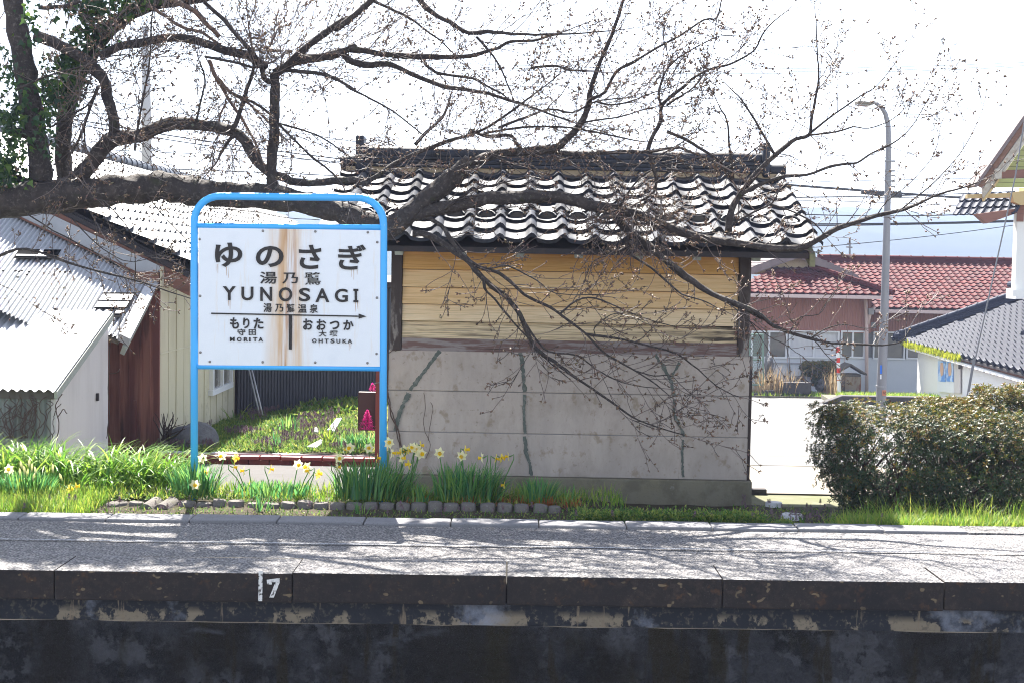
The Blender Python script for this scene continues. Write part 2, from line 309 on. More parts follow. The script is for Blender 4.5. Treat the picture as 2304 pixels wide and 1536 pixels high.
tilepave_m = mat('beige paving', (.20, .172, .132), .85, .3, [('wave_y', 4.2, I1, .9, .98, (.13, .11, .085), .7), ('noise', 5, I1, .5, .7, (.24, .21, .17), .8)])
earth_m = mat('ground earth', (.15, .135, .10), .95, .2, [('noise', .5, I1, .45, .65, (.10, .115, .045), .85), ('noise', 6, I1, .5, .7, (.19, .17, .12), .7)])
kerb_dark = mat('dark kerb', (.07, .064, .066), .9, .25, [('noise', 6, I1, .45, .7, (.04, .038, .04), .8)])
pole_m = mat('galvanised pole', (.24, .235, .25), .45, .5, [('noise', 5, (1, 1, .3), .45, .7, (.18, .178, .195), .8), ('noise', 40, I1, .62, .72, (.15, .14, .15), .6)], metal=.3)
conc_pole = mat('concrete pole', (.42, .41, .41), .85, .3, [('noise', 4, (1, 1, .2), .45, .7, (.35, .34, .34), .7)])
red_m = mat('signal red', (.62, .03, .02), .45, .5); blue_m = mat('sticker blue', (.02, .14, .60), .5, .4); orange_m = mat('plate orange', (.60, .22, .12), .5, .4)
siding_red = mat('red brown siding', (.34, .165, .135), .75, .3, [('noise', 3, (1, 1, .2), .45, .7, (.28, .135, .115), .8)])
wall_pale = mat('pale house wall', (.56, .58, .62), .8, .3, [('noise', 2, I1, .5, .75, (.50, .52, .56), .7)])
wall_white = mat('white rendered wall', (.78, .77, .74), .8, .3, [('noise', 2, I1, .55, .75, (.68, .66, .62), .6)])
lamp_m = mat('lamp housing', (.20, .18, .15), .6, .4)
gutter_m = mat('pinkish gutter', (.55, .42, .40), .5, .4)
foundation_m = mat('grey footing', (.30, .30, .31), .9, .2, [('noise', 5, I1, .5, .7, (.22, .22, .23), .7)])
rust_tin = mat('rusty tin', (.36, .30, .23), .7, .3, [('noise', 9, (1, 1, .3), .5, .62, (.22, .07, .035), .9, 6)])
old_wood = mat('grey old wood', (.13, .115, .10), .85, .2, [('noise', 10, (1, 1, .2), .45, .7, (.08, .07, .06), .8)])
soffit_m = mat('yellow green soffit', (.40, .42, .16), .75, .3, [('wave_z', 3.2, I1, .9, .98, (.14, .14, .05), .8), ('noise', 5, I1, .5, .75, (.33, .33, .14), .7)])
ochre_m = mat('ochre timber', (.52, .38, .18), .7, .3, [('noise', 6, I1, .5, .7, (.44, .30, .14), .7)])
barge_pale = mat('flaking pale barge board', (.50, .46, .40), .85, .2, [('noise', 14, I1, .45, .62, (.36, .29, .22), .8, 8)])
barge_dark = mat('brown under board', (.19, .10, .065), .8, .25, [('noise', 9, I1, .5, .7, (.30, .18, .12), .7)])
cable_m = mat('black cable', (.022, .022, .025), .6, .3); wire_grey = mat('grey wire', (.16, .16, .17), .5, .4)
bark = mat('cherry bark', (.040, .032, .030), .8, .3, [('noise', 14, (1, 1, 1), .48, .7, (.085, .066, .058), .85), ('noise', 40, I1, .54, .66, (.14, .12, .105), .7), ('noise', 22, I1, .66, .71, (.24, .26, .19), .7), ('noise', 9, I1, .60, .70, (.045, .05, .022), .7)], [('noise', 22, I1, .9, .02), ('noise', 90, I1, .7, .008)])
bark_brown = mat('brown young bark', (.20, .125, .095), .75, .3, [('noise', 18, I1, .45, .7, (.12, .08, .065), .8)], [('noise', 40, I1, .5, .006)])
twig_m = mat('twig bark', (.09, .065, .06), .55, .5, island=[(.045, .034, .034), (.10, .072, .064), (.19, .14, .12)])
bud_m = mat('swelling bud', (.18, .12, .07), .55, .4, island=[(.07, .05, .04), (.17, .11, .07), (.26, .17, .10), (.24, .12, .10), (.20, .17, .09)], trans=.12)
ivy_m = mat('ivy leaf', (.04, .10, .03), .4, .5, island=[(.013, .036, .018), (.022, .062, .022), (.036, .088, .026), (.11, .18, .03)], trans=.35)
daff_leaf = mat('daffodil leaf', (.06, .17, .06), .42, .5, island=[(.045, .17, .065), (.075, .24, .075), (.15, .32, .08), (.26, .40, .09)], trans=.5)
lily_leaf = mat('broad leaf', (.12, .26, .03), .38, .5, island=[(.06, .18, .03), (.13, .28, .03), (.22, .36, .04), (.32, .42, .08)], trans=.5)
grass_m = mat('grass blade', (.12, .23, .03), .5, .4, island=[(.07, .18, .02), (.15, .28, .03), (.27, .36, .04), (.38, .38, .08)], trans=.5)
weed_m = mat('weed leaf', (.09, .16, .03), .6, .3, island=[(.05, .12, .025), (.10, .20, .04), (.20, .29, .05), (.33, .34, .08)], trans=.45)
dry_m = mat('dry grass', (.42, .30, .16), .8, .2, island=[(.36, .22, .11), (.46, .34, .19), (.50, .40, .25)], trans=.3)
hole_shade_m = mat('painted hole shade', (.006, .006, .007), .95, .05)
dead_red = mat('withered leaf', (.40, .15, .04), .8, .2, island=[(.42, .16, .04), (.34, .10, .04), (.40, .25, .10)], trans=.3)
nettle_m = mat('purple weed head', (.14, .09, .11), .7, .3, island=[(.12, .075, .085), (.19, .11, .16), (.17, .14, .10)], trans=.25)
petal_pale = mat('cream petal', (.86, .82, .52), .5, .3, trans=.5)
petal_yel = mat('yellow petal', (.88, .74, .16), .5, .3, trans=.5)
cup_m = mat('deep yellow cup', (.88, .62, .03), .5, .3, trans=.45)
pink_m = mat('magenta flower', (.62, .012, .22), .6, .3, island=[(.50, .008, .18), (.70, .02, .28), (.72, .12, .40)], trans=.4)
azalea_m = mat('azalea leaf', (.035, .065, .02), .5, .35, island=[(.009, .024, .010), (.015, .038, .013), (.027, .054, .016), (.042, .054, .016), (.045, .026, .012)], trans=.2)
azalea_tip = mat('azalea young leaf', (.15, .13, .025), .5, .35, island=[(.05, .08, .016), (.12, .125, .018), (.18, .13, .022), (.14, .065, .018)], trans=.35)
stem_m = mat('shrub stem', (.05, .035, .028), .85, .2)
vine_m = mat('dry vine', (.09, .06, .05), .85, .2)
moss_m = mat('gutter moss', (.30, .34, .03), .8, .2, island=[(.22, .28, .02), (.34, .38, .03), (.42, .40, .05)], trans=.4)
hill_m = mat('wooded hill', (.013, .025, .024), .95, .05, [('noise', .02, I1, .42, .62, (.03, .045, .038), .9, 10), ('noise', .08, I1, .5, .7, (.008, .018, .012), .7)])
wire_mesh_m = mat('green wire', (.16, .24, .20), .5, .4)
poster_m = mat('blue poster', (.13, .30, .66), .5, .3, [('noise', 2.6, I1, .48, .54, (.60, .72, .86), .8)])
poster_skin = mat('poster tan', (.62, .38, .26), .6, .3)
# ------------------------------------------------------------------ ground
def gz(Y): return -.2-.0623*max(0, min(Y, 42)-11.5) if Y > 8 else -.2
mb = MB(); ys = [8.75, 9.6, 10.5, 11.0, 11.5, 12.4, 13.4, 16, 20, 25, 30, 36, 42, 50, 70, 120, 300, 600, 1050]
xs = [-1400, -600, -150, -60, -30, -15, -8, -4, -2, 0, 2, 4, 8, 15, 30, 60, 150, 600, 1400]
mb.grid(lambda u, v: (xs[round(u*18)], ys[round(v*18)], gz(ys[round(v*18)])), 18, 18)
tag(mb.build('ground', earth_m), kind='structure')
mb = MB(); mb.grid(lambda u, v: (-600+1200*u, (-6 if v == 0 else 7.3), -1.0), 2, 1)
tag(mb.build('track_bed', rock_m, org=(0, 5, -1)), kind='structure')
def sheet(name, m, x0, x1, ya, yb, dz, n=12):
    b = MB(); b.grid(lambda u, v: (x0+(x1-x0)*u, ya+(yb-ya)*v, gz(ya+(yb-ya)*v)+dz), 1, n)
    return tag(b.build(name, m, org=((x0+x1)/2, ya, gz(ya))), kind='structure')
sheet('pavement', tilepave_m, 1.2, 16, 11.0, 13.4, .012)
sheet('road', road_m, 1.2, 60, 13.4, 38.5, .016, 30)
sheet('path', paving_m, -2.9, -.93, 9.75, 12.35, .02)
# road seams, as thin dark joint strips
mb = MB()
for a, b in (((1690, 1000), (1860, 985)), ((1700, 973), (1870, 976)), ((1700, 1012), (1850, 1056))):
    p, q = G(*a, -.5), G(*b, -.5); p.z = gz(p.y)+.019; q.z = gz(q.y)+.019
    w = Vector((0, .03, 0)); mb.add([p-w, q-w, q+w, p+w], [(0, 1, 2, 3)])
tag(mb.build('road_marking', mat('road seam', (.30, .27, .22), .9)), kind='structure')

# ------------------------------------------------------------------ platform
YAW = .019
DF, DC, DK, DB = [G(1152, y, 0).y for y in (1295, 1261, 1180, 1167)]
def py(d, x): return d+YAW*x
plat = thing('railway_platform', 'low concrete railway platform running across the foreground, gravelly top and sooty face', 'platform', (0, DF, 0))
XE = 14
def pband(x0, x1, d0, d1, z0, z1):
    mb.add([(x0, py(d0, x0), z0), (x1, py(d0, x1), z0), (x1, py(d1, x1), z0), (x0, py(d1, x0), z0),
            (x0, py(d0, x0), z1), (x1, py(d0, x1), z1), (x1, py(d1, x1), z1), (x0, py(d1, x0), z1)],
           [(0,3,2,1),(4,5,6,7),(0,1,5,4),(1,2,6,5),(2,3,7,6),(3,0,4,7)])
mb = MB()
mb.grid(lambda u, v: (-XE+2*XE*u, py(DC+.004+(DK-.004-DC)*v, -XE+2*XE*u), .006*noise.noise(Vector(((-XE+2*XE*u)*1.1, v*3, 0)))-.004-.012*v), 160, 12)
mb.build('pavement', gravel, plat, smooth=True)
zb = P(1152, 1361, DF).z
jx = sorted([G(x, 1292, 0).x for x in (105, 655, 1140, 1620, 2103)])
step = 1.075
jx = [jx[0]-step*k for k in range(8, 0, -1)]+jx+[jx[-1]+step*k for k in range(1, 9)]
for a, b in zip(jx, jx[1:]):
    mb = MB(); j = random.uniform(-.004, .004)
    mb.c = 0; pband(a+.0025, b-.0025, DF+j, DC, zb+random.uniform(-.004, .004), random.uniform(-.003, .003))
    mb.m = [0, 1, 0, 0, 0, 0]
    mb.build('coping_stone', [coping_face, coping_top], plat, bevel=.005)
zl = P(1152, 1407, DF+.05).z
mb = MB(); pband(-XE, XE, DF+.055, DF+.5, zl, zb-.006); mb.build('render_band', band_m, plat)
mb = MB()
def low(u, v):
    x = -XE/2+XE*u; z = zl-.002-(.85)*v
    q = Vector((x*1.6, z*2.2, 3)); r = .035*noise.noise(q)+.018*noise.noise(q*3.1)+.006*noise.noise(q*11)
    edge = .03*max(0, 1-v*12)
    return (x, py(DF+.045, x)+r*min(1, v*8)+edge*(.3+noise.noise(Vector((x*3, 0, 1)))), z+.008*noise.noise(Vector((x*4, 1, 0)))*(1 if v == 0 else 0))
mb.grid(low, 340, 44, flip=True); mb.build('retaining_wall', lower_m, plat, smooth=True)
# back kerb
kx = [G(x, 1172, 0).x for x in (228, 422, 622, 819, 1015, 1212, 1405)]
ks = (kx[-1]-kx[0])/6
kx = [kx[0]-ks*k for k in range(20, 0, -1)]+kx+[kx[-1]+ks*k for k in range(1, 6)]
xend = G(2172, 1192, 0).x
for a, b in zip(kx, kx[1:]):
    if a > xend-.05: break
    b = min(b, xend); mb = MB(); h = .002+random.uniform(-.003, .003)
    pband(a+.003, b-.003, DK+random.uniform(-.004, .004), DB, -.12, h); mb.build('kerb_stone', kerb_m, plat, bevel=.008)
mb = MB(); pband(xend, XE, DK-.01, DB+.03, -.12, -.004); mb.build('pavement_edge', gravel, plat)
# worn white line and the distance mark painted on the coping
mb = MB()
for i in range(120):
    x0 = -4+8*i/120; x1 = x0+8/120; d = G(1152, 1228, 0).y
    w = .012+.006*noise.noise(Vector((x0*4, 0, 0)))
    mb.add([(x0, py(d-w, x0), .0015), (x1, py(d-w, x1), .0015), (x1, py(d+w, x1), .0015), (x0, py(d+w, x0), .0015)], [(0, 1, 2, 3)])
mb.build('white_line', line_worn, plat)
mb = MB()
def decal(pts, Y):
    mb.add([P(x, y, py(Y, P(x, y, Y).x)) for x, y in pts], [tuple(range(len(pts)-1, -1, -1))])
dm = DF-.008
decal([(582, 1283), (591, 1283), (590, 1351), (581, 1351)], dm)
decal([(600, 1303), (629, 1299), (629, 1307), (612, 1309), (611, 1314), (601, 1313)], dm)
decal([(620, 1307), (629, 1304), (629, 1310), (616, 1343), (606, 1343)], dm)
mb.build('painted_mark', white_worn, plat)
# ground strip and bed behind the kerb
mb = MB()
def soilz(x, Y):
    v = max(0, (Y-py(DB, x))/(10.34-DB)); k = max(0, min(1, (x-.35)/.5))
    return (1-k)*((-.02 if v > .15 else -.045+.17*v)-.16*max(0, v-.3))+k*(-.03-.155*min(1, v*2.2))+.015*noise.noise(Vector((x*3, Y*3, 0)))
mb.grid(lambda u, v: (-7+14*u, py(DB+.002, -7+14*u)+(10.34-DB)*v, soilz(-7+14*u, py(DB+.002, -7+14*u)+(10.34-DB)*v)), 160, 18)
tag(mb.build('soil', soil_m, org=(0, 9, 0), smooth=True), kind='structure')

# ------------------------------------------------------------------ tiled roofs
def tile_roof(name, m, root, O, U, V, nc, nr, cw, rh, amp, lift, inside=None, n_prof=11, jit=.004):
    O, U, V = Vector(O), Vector(U).normalized(), Vector(V).normalized(); N = U.cross(V).normalized()
    if N.z < 0: N = -N
    b = MB()
    ts = [i/n_prof for i in range(n_prof+1)]
    def h(t): return -.42*amp*math.sin(math.pi*t/.66) if t < .66 else amp*math.sin(math.pi*(t-.66)/.34)
    for r in range(nr):
        for c in range(nc):
            if inside and not inside((c+.5)*cw, (r+.5)*rh): continue
            dv = random.uniform(-jit, jit); dn = random.uniform(0, jit); vs = []
            for k, (v, e) in enumerate(((0, lift*.0), (0, lift), (rh*.5, lift*.55), (rh*1.12, 0))):
                for t in ts:
                    vs.append(O+U*((c+t)*cw)+V*(r*rh+v+dv)+N*(h(t)+e+dn+(0 if k else -amp*.1)))
            w = n_prof+1
            b.add(vs, [(k*w+i, k*w+i+1, (k+1)*w+i+1, (k+1)*w+i) for k in range(3) for i in range(n_prof)])
    return b.build(name, m, root, smooth=False)
def smooth_by_angle(o, a=40):
    me = o.data; me.polygons.foreach_set('use_smooth', [True]*len(me.polygons))
    me.update(); me.set_sharp_from_angle(angle=R(a))
def ridge_caps(name, m, root, p, q, r, step=.3, n=10):
    p, q = Vector(p), Vector(q); d = (q-p); L = d.length; k = max(1, round(L/step)); b = MB()
    for i in range(k):
        a, c = p+d*(i/k), p+d*((i+1)/k)
        b.tube([a, a+(c-a)*.12, a+(c-a)*.125, c], [r*1.14, r*1.14, r, r], n)
    o = b.build(name, m, root); smooth_by_angle(o); return o

# ------------------------------------------------------------------ shed
YS = 10.4
shed = thing('small_shed', 'small shed with black tiled roof, cedar boards over grey concrete panels, behind the flower bed', 'shed', (0, YS, -.2))
xl, xr = P(873, 930, YS).x, P(1684, 930, YS).x
def zz(y, x=1280, Y=YS): return P(x, y, Y).z
zc = [zz(v) for v in (793, 884, 977, 1073)]
mb = MB(); mb.box(xl-.02, xr+.035, YS-.035, 11.95, -.45, zc[3]); mb.build('plinth', plinth_m, shed, bevel=.008)
for i in range(3):
    mb = MB(); mb.box(xl, xr, YS+(-.004, .003, -.002)[i], 11.9, zc[i+1]+.002, zc[i]-.002); mb.build('concrete_panel', panel_c, shed, bevel=.005)
mb = MB(); mb.box(xl+.004, xr-.004, YS+.012, 11.89, zc[3]-.01, zc[0]-.01); mb.build('joint_core', foundation_m, shed)
mb = MB(); mb.box(xr+.001, xr+.022, YS+.004, YS+.07, zc[3], zc[0]-.002); mb.build('corner_strip', post_m, shed)
# mortar repairs
def strip(pts, w, Y, root, name, m, breaks=()):
    b = MB(); q = []
    for (x0, y0), (x1, y1) in zip(pts, pts[1:]):
        k = max(2, int(math.hypot(x1-x0, y1-y0)/3))
        q += [(x0+(x1-x0)*i/k, y0+(y1-y0)*i/k) for i in range(k)]
    q.append(pts[-1]); vs = []
    for i, (x, y) in enumerate(q):
        a, c = q[max(0, i-1)], q[min(len(q)-1, i+1)]; L = math.hypot(c[0]-a[0], c[1]-a[1]) or 1
        nx, ny = -(c[1]-a[1])/L, (c[0]-a[0])/L
        s1, s2 = w*(.46+.35*noise.noise(Vector((x*.09, y*.09, 1)))+.25*noise.noise(Vector((x*.4, y*.4, 1)))), w*(.46+.35*noise.noise(Vector((x*.09, y*.09, 7)))+.25*noise.noise(Vector((x*.4, y*.4, 5))))
        vs += [P(x+nx*s1, y+ny*s1, Y), P(x-nx*s2, y-ny*s2, Y)]
    b.add(vs, [(2*i, 2*i+1, 2*i+3, 2*i+2) for i in range(len(q)-1) if i not in breaks])
    return b.build(name, m, root)
def z7(*a): return [(860+x/2.194, 480+y/2.194) for x, y in a]
YR = YS-.0075
strip(z7((285,677),(245,730),(200,790),(165,835),(138,872)), 9, YR, shed, 'crack_repair', repair_m)
strip(z7((130,885),(105,940),(85,985),(72,1040),(68,1072)), 9.5, YR, shed, 'crack_repair', repair_m)
strip(z7((685,686),(692,760),(698,830),(706,878)), 9, YR, shed, 'crack_repair', repair_m)
strip(z7((704,892),(699,990),(706,1086)), 7, YR, shed, 'crack_repair', repair_m)
strip(z7((704,1098),(712,1180),(730,1245),(738,1292)), 8, YR, shed, 'crack_repair', repair_m)
strip(z7((1345,695),(1390,755),(1425,830),(1442,895)), 8, YR, shed, 'crack_repair', repair_m)
strip(z7((1468,735),(1445,775),(1424,812)), 7, YR-.001, shed, 'crack_repair', repair_m)
strip(z7((1443,915),(1438,985),(1470,1050),(1492,1098)), 6.5, YR, shed, 'crack_repair', repair_m)
strip(z7((1484,1115),(1481,1200),(1486,1300)), 6, YR, shed, 'crack_repair', repair_m)
# boards
pxl, pxr = P(905, 650, YS).x, P(1662, 650, YS).x
zs = [zz(y, 960) for y in (520, 566, 606, 646, 684, 722, 762)]
bm_ = [plank_new, plank_new, plank_mid, plank_mid, plank_old, plank_black]
for i in range(6):
    mb = MB(); t, b0 = zs[i]-.003, zs[i+1]
    mb.add([(pxl, YS+.002, b0), (pxr, YS+.002, b0), (pxr, YS+.034, t), (pxl, YS+.034, t), (pxl, YS+.06, b0), (pxr, YS+.06, b0), (pxr, YS+.06, t), (pxl, YS+.06, t)],
           [(0,1,2,3),(5,4,7,6),(4,0,3,7),(1,5,6,2),(4,5,1,0),(3,2,6,7)])
    mb.build('cedar_board', bm_[i], shed, bevel=.004)
zt = zs[0]+.05
for xa, xb in ((P(880, 650, YS).x, pxl-.002), (pxr+.002, P(1689, 650, YS).x)):
    mb = MB(); mb.box(xa, xb, YS-.012, YS+.09, zz(788, 900), zt); mb.build('corner_post', post_m, shed, bevel=.005)
mb = MB(); mb.box(pxl+.001, pxr-.001, YS-.004, YS+.06, zz(796), zz(766)); mb.build('sill_beam', sill_m, shed, bevel=.005)
mb = MB(); mb.box(P(880, 650, YS).x+.01, P(1689, 650, YS).x-.01, YS+.062, 11.86, zz(800), zt+.1); mb.build('inner_wall', old_wood, shed)
mb = MB(); xa, xb = P(880, 650, YS).x+.02, P(1689, 650, YS).x-.02
EY, EZ = 9.98, P(1390, 541, 9.98).z-.02; RY = 11.6; RZ = P(1260, 388, RY).z
mb.prism([(xa, YS+.04, zt-.02), (xa, 11.9, zt-.02), (xa, 11.9, RZ-.25), (xa, RY, RZ-.09)], (xb-xa, 0, 0)); mb.build('gable_wall', old_wood, shed)
XR = P(1852, 555, EY).x; NC, CW = 16, .2225; XL = XR-NC*CW
Vv = Vector((0, RY-EY, RZ-EZ)); SL = Vv.length; Vv.normalize()
ro = tile_roof('roof_tiles', tile_black, shed, (XL, EY, EZ), (1, 0, 0), Vv, NC, 8, CW, SL/8, .034, .026, jit=.008); smooth_by_angle(ro, 50)
BY = RY+.72; bz_ = RZ-(RZ-EZ)*.72/(RY-EY)
rb = tile_roof('roof_tiles', tile_black, shed, (XL, BY, bz_), (1, 0, 0), (0, -Vv.y, Vv.z), NC, 4, CW, SL*.72/(RY-EY)/4, .034, .024); smooth_by_angle(rb, 50)
mb = MB()
for sgn in (1, -1):
    e = Vector((XL+.06, EY+.05, EZ-.045)) if sgn == 1 else Vector((XL+.06, BY-.03, bz_-.05)); r = Vector((XL+.06, RY, RZ-.03))
    mb.prism([e, r, r-Vector((0, 0, .05)), e-Vector((0, 0, .04))], (XR-XL-.12, 0, 0))
mb.build('roof_deck', fascia_m, shed)
for x in (XL+.045, XR-.085):
    for sgn in (1, -1):
        mb = MB(); e = Vector((x, EY+.03, EZ-.05)) if sgn == 1 else Vector((x, BY-.02, bz_-.055)); r = Vector((x, RY, RZ-.04))
        mb.prism([e, r, r-Vector((0, 0, .12)), e-Vector((0, 0, .09))], (.04, 0, 0)); mb.build('barge_board', barge_m, shed)
for x in (899, 1041, 1170, 1302, 1436, 1567, 1700):
    p = P(x, 560, 10.16); mb = MB(); a = Vector((.03, 0, 0)); v = Vv*.17; n = Vector((0, -Vv.z, Vv.y))*.032
    c = Vector((p.x, 10.26, EZ+(10.26-EY)*(RZ-EZ)/(RY-EY)-.125)); mb.obox(c, a, v, n); mb.build('rafter', rafter_m, shed, bevel=.004)
# snow guard arcs
for c in range(NC):
    p = Vector((XL+(c+.36)*CW, EY, EZ))+Vv*(SL/8*2.25)+Vector((0, -Vv.z, Vv.y))*.012
    mb = MB(); pts = [p+Vector((math.cos(a)*.062, 0, 0))+Vv*(math.sin(a)*.055)+Vector((0, -Vv.z, Vv.y))*(.02*math.sin(a)+.012) for a in [math.pi*k/10 for k in range(11)]]
    mb.tube(pts, .010, 6); mb.build('snow_guard', tile_black, shed, smooth=True)
# ridge
rx0, rx1 = P(822, 340, RY).x, P(1712, 360, RY).x
mb = MB(); mb.box(XL+.03, XR-.03, RY-.085, RY+.085, RZ-.03, RZ+.012); mb.build('mortar_bed', plaster_m, shed)
mb = MB()
for k in range(3): mb.box(rx0, rx1, RY-.105+.012*k, RY+.105-.012*k, RZ+.014+.030*k, RZ+.041+.030*k)
mb.build('ridge_course', tile_black, shed, bevel=.006)
ridge_caps('ridge_cap', tile_black, shed, (rx0, RY, RZ+.125), (rx1, RY, RZ+.125), .060, .27)
ridge_caps('ridge_cap', tile_black, shed, (XL-.02, RY, RZ+.035), (rx0-.07, RY, RZ+.055), .062, .3)
ridge_caps('ridge_cap', tile_black, shed, (XR+.02, RY, RZ+.035), (rx1+.07, RY, RZ+.035), .062, .3)
for x, w in ((rx0-.035, .035), (rx1+.03, .03)):
    mb = MB(); mb.box(x-w, x+w, RY-.11, RY+.11, RZ-.02, RZ+.265); mb.build('ridge_end_tile', tile_black, shed, bevel=.02)

# ------------------------------------------------------------------ station name sign
YG = 9.36
sign = thing('station_name_sign', 'white station name board in a rounded sky-blue pipe frame standing in the daffodils', 'sign', (P(650, 1100, YG).x, YG, -.06))
def S(x, y, d=0): return P(x, y, YG+d)
def arc(c, r, a0, a1, n=8): return [(c[0]+r*math.cos(R(a0+(a1-a0)*i/n)), c[1]-r*math.sin(R(a0+(a1-a0)*i/n))) for i in range(n+1)]
path = [(437.5, 1150), (437, 800)]+arc((494, 499), 57, 180, 90)+arc((804, 504), 59, 90, 0)+[(862.5, 800), (861.5, 1150)]
mb = MB(); mb.tube([S(*p) for p in path], 8.3/341, 14)
mb.build('frame', blue_paint, sign, smooth=True)
for a, b in (((440, 508.5), (862, 512.5)), ((440, 823.5), (862, 828.5))):
    mb = MB(); mb.tube([S(*a), S(*b)], 6.3/341, 12); mb.build('crossbar', blue_paint, sign, smooth=True)
mb = MB(); q = [(446, 513), (856, 518.5), (854.5, 824), (446.5, 820.5)]
mb.prism([S(x, y, -.016) for x, y in q], (0, .010, 0)); panel = mb.build('panel', panel_white, sign)
YL = -.0225
cu = bpy.data.curves.new('glyph', 'FONT'); tmp = bpy.data.objects.new('glyph', cu); col.objects.link(tmp); cu.resolution_u = 4
def glyph_mesh(ch, off):
    cu.body = ch; cu.offset = off
    dg = bpy.context.evaluated_depsgraph_get(); dg.update(); ev = tmp.evaluated_get(dg); me = ev.to_mesh()
    v = [(p.co.x, p.co.y) for p in me.vertices]; f = [tuple(p.vertices) for p in me.polygons]; ev.to_mesh_clear(); return v, f
lb = MB()
def put2d(v, f):                      # raised letters: front face and side walls
    vs = [S(x, y, YL) for x, y in v]; n = len(vs); lb.add(vs, f)
    cnt = {}
    for q in f:
        for a, b in zip(q, q[1:]+q[:1]): cnt.setdefault((min(a, b), max(a, b)), []).append((a, b))
    e = [w[0] for w in cnt.values() if len(w) == 1]
    lb.add(vs+[p+Vector((0, .0068, 0)) for p in vs], [(a, a+n, b+n, b) for a, b in e])
def glyph(ch, x0, y0, x1, y1, off=.012):
    v, f = glyph_mesh(ch, off); X = [p[0] for p in v]; Y = [p[1] for p in v]
    a, b, c, d = min(X), max(X), min(Y), max(Y)
    px = lambda x, y: (460+x/5.2975, 520+y/5.2975)
    put2d([px(x0+(p[0]-a)/(b-a)*(x1-x0), y1-(p[1]-c)/(d-c)*(y1-y0)) for p in v], f)
def bar(pts):
    put2d([(460+x/5.2975, 520+y/5.2975) for x, y in pts], [tuple(range(len(pts)-1, -1, -1))])
for a in (('ゆ',125,140,450,430,.026),('の',612,180,942,432,.026),('さ',1125,165,1392,455,.026),('ぎ',1592,163,1925,463,.022),
          ('湯',660,485,860,630),('乃',928,497,1113,628),('鷺',1195,492,1392,642,.004),
          ('Y',218,660,372,825,.022),('U',440,665,582,828,.022),('N',665,668,805,835,.022),('O',885,672,1045,840,.022),('S',1125,680,1260,840,.022),('A',1322,685,1487,848,.022),('G',1553,690,1708,850,.022),
          ('湯',703,860,800,968),('乃',840,870,937,965),('鷺',978,870,1078,972,.006),('温',1113,873,1217,976),('泉',1252,873,1352,978),
          ('も',305,1030,410,1165,.03),('り',460,1035,535,1162,.03),('た',585,1035,702,1168,.03),('お',1175,1045,1290,1178,.026),('お',1335,1050,1450,1180,.026),('つ',1493,1070,1607,1175,.03),('か',1655,1060,1777,1180,.03),
          ('守',392,1165,487,1243),('田',527,1172,610,1242),('大',1360,1185,1453,1258),('塚',1490,1185,1588,1260),
          ('M',303,1262,358,1312,.02),('O',388,1263,440,1315,.02),('R',468,1265,518,1315,.02),('T',578,1266,628,1315,.02),('A',642,1265,697,1316,.02),
          ('O',1282,1280,1335,1330,.02),('H',1360,1282,1408,1332,.02),('T',1432,1283,1478,1333,.02),('S',1503,1283,1550,1333,.02),('U',1573,1285,1618,1335,.02),('K',1645,1286,1695,1335,.02),('A',1705,1287,1760,1336,.02)):
    glyph(*a)
bpy.data.objects.remove(tmp)
bar([(1775,690),(1833,691),(1833,718),(1818,718),(1818,826),(1833,826),(1833,852),(1775,850),(1775,824),(1790,824),(1790,716),(1775,716)])
bar([(532,1266),(548,1266),(548,1315),(532,1314)])
bar([(80,974),(1838,1009),(1838,1024),(80,990)]); bar([(1838,986),(1928,1018),(1838,1047)]); bar([(1005,1003),(1045,1004),(1040,1408),(1005,1406)])
lb.build('lettering', letter, panel)
def z5(x, y): return (420+x/3.656, 420+y/3.656)
for x, y in ((105,433),(110,900),(113,1360),(190,1437),(625,1440),(1057,1443),(1487,1447),(1562,1372),(1565,915),(1568,458),(1490,377),(1058,370),(627,365)):
    c = S(*z5(x, y), -.018); mb = MB()
    mb.tube([c+Vector((0, .004, 0)), c-Vector((0, .001, 0)), c-Vector((0, .005, 0))], [.0085, .0085, .004], 10); mb.build('bolt', bolt_m, sign, smooth=True)
mb = MB()
for x, y, L in ((140,395,90),(160,395,110),(262,432,100),(285,432,130),(1752,462,90),(1780,462,120),(1820,462,60),(285,828,70),(305,828,110),(1800,852,110),(1825,852,80),(1725,1337,80),(1745,1337,60),(1640,268,40),(1370,1340,40)):
    mb.add([S(460+(x-5)/5.2975, 520+y/5.2975, -.0168), S(460+(x+5)/5.2975, 520+y/5.2975, -.0168), S(460+(x+2)/5.2975, 520+(y+L)/5.2975, -.0168), S(460+(x-2)/5.2975, 520+(y+L)/5.2975, -.0168)], [(0, 3, 2, 1)])
mb.build('rust_streak', rust_drip, panel)
# ------------------------------------------------------------------ left: sheds and house beside the bed
def corr(b, O, U, Vd, nw, amp, nrm, per=6):        # corrugated sheet, waves counted along U
    O, U, Vd, nrm = Vector(O), Vector(U), Vector(Vd), Vector(nrm).normalized(); n = nw*per
    b.grid(lambda u, v: O+U*u+Vd*v+nrm*(amp*math.sin(2*math.pi*u*nw)), n, 1)
house_l = thing('tiled_house', 'old house with silver grey tiled roof and cream tin side wall, left of the sign', 'house', (-4.4, 13.3, -.3))
XW = -3.2
mb = MB(); y0, y1 = 12.9, 16.4
zt_ = 1.47
mb.box(-7, XW-.02, y0+.05, 30, -1.2, zt_-.05); mb.build('house_body', fascia_brown, house_l)
mb = MB(); corr(mb, (XW, y0, -1.2), (0, y1-y0, 0), (0, 0, zt_+1.2), 62, .006, (1, 0, 0), 4)
sw = mb.build('side_wall', tin_cream, house_l)
mb = MB()
for i in range(1, 12): mb.box(XW, XW+.009, y0+i*.31, y0+i*.31+.012, -1.2, zt_)
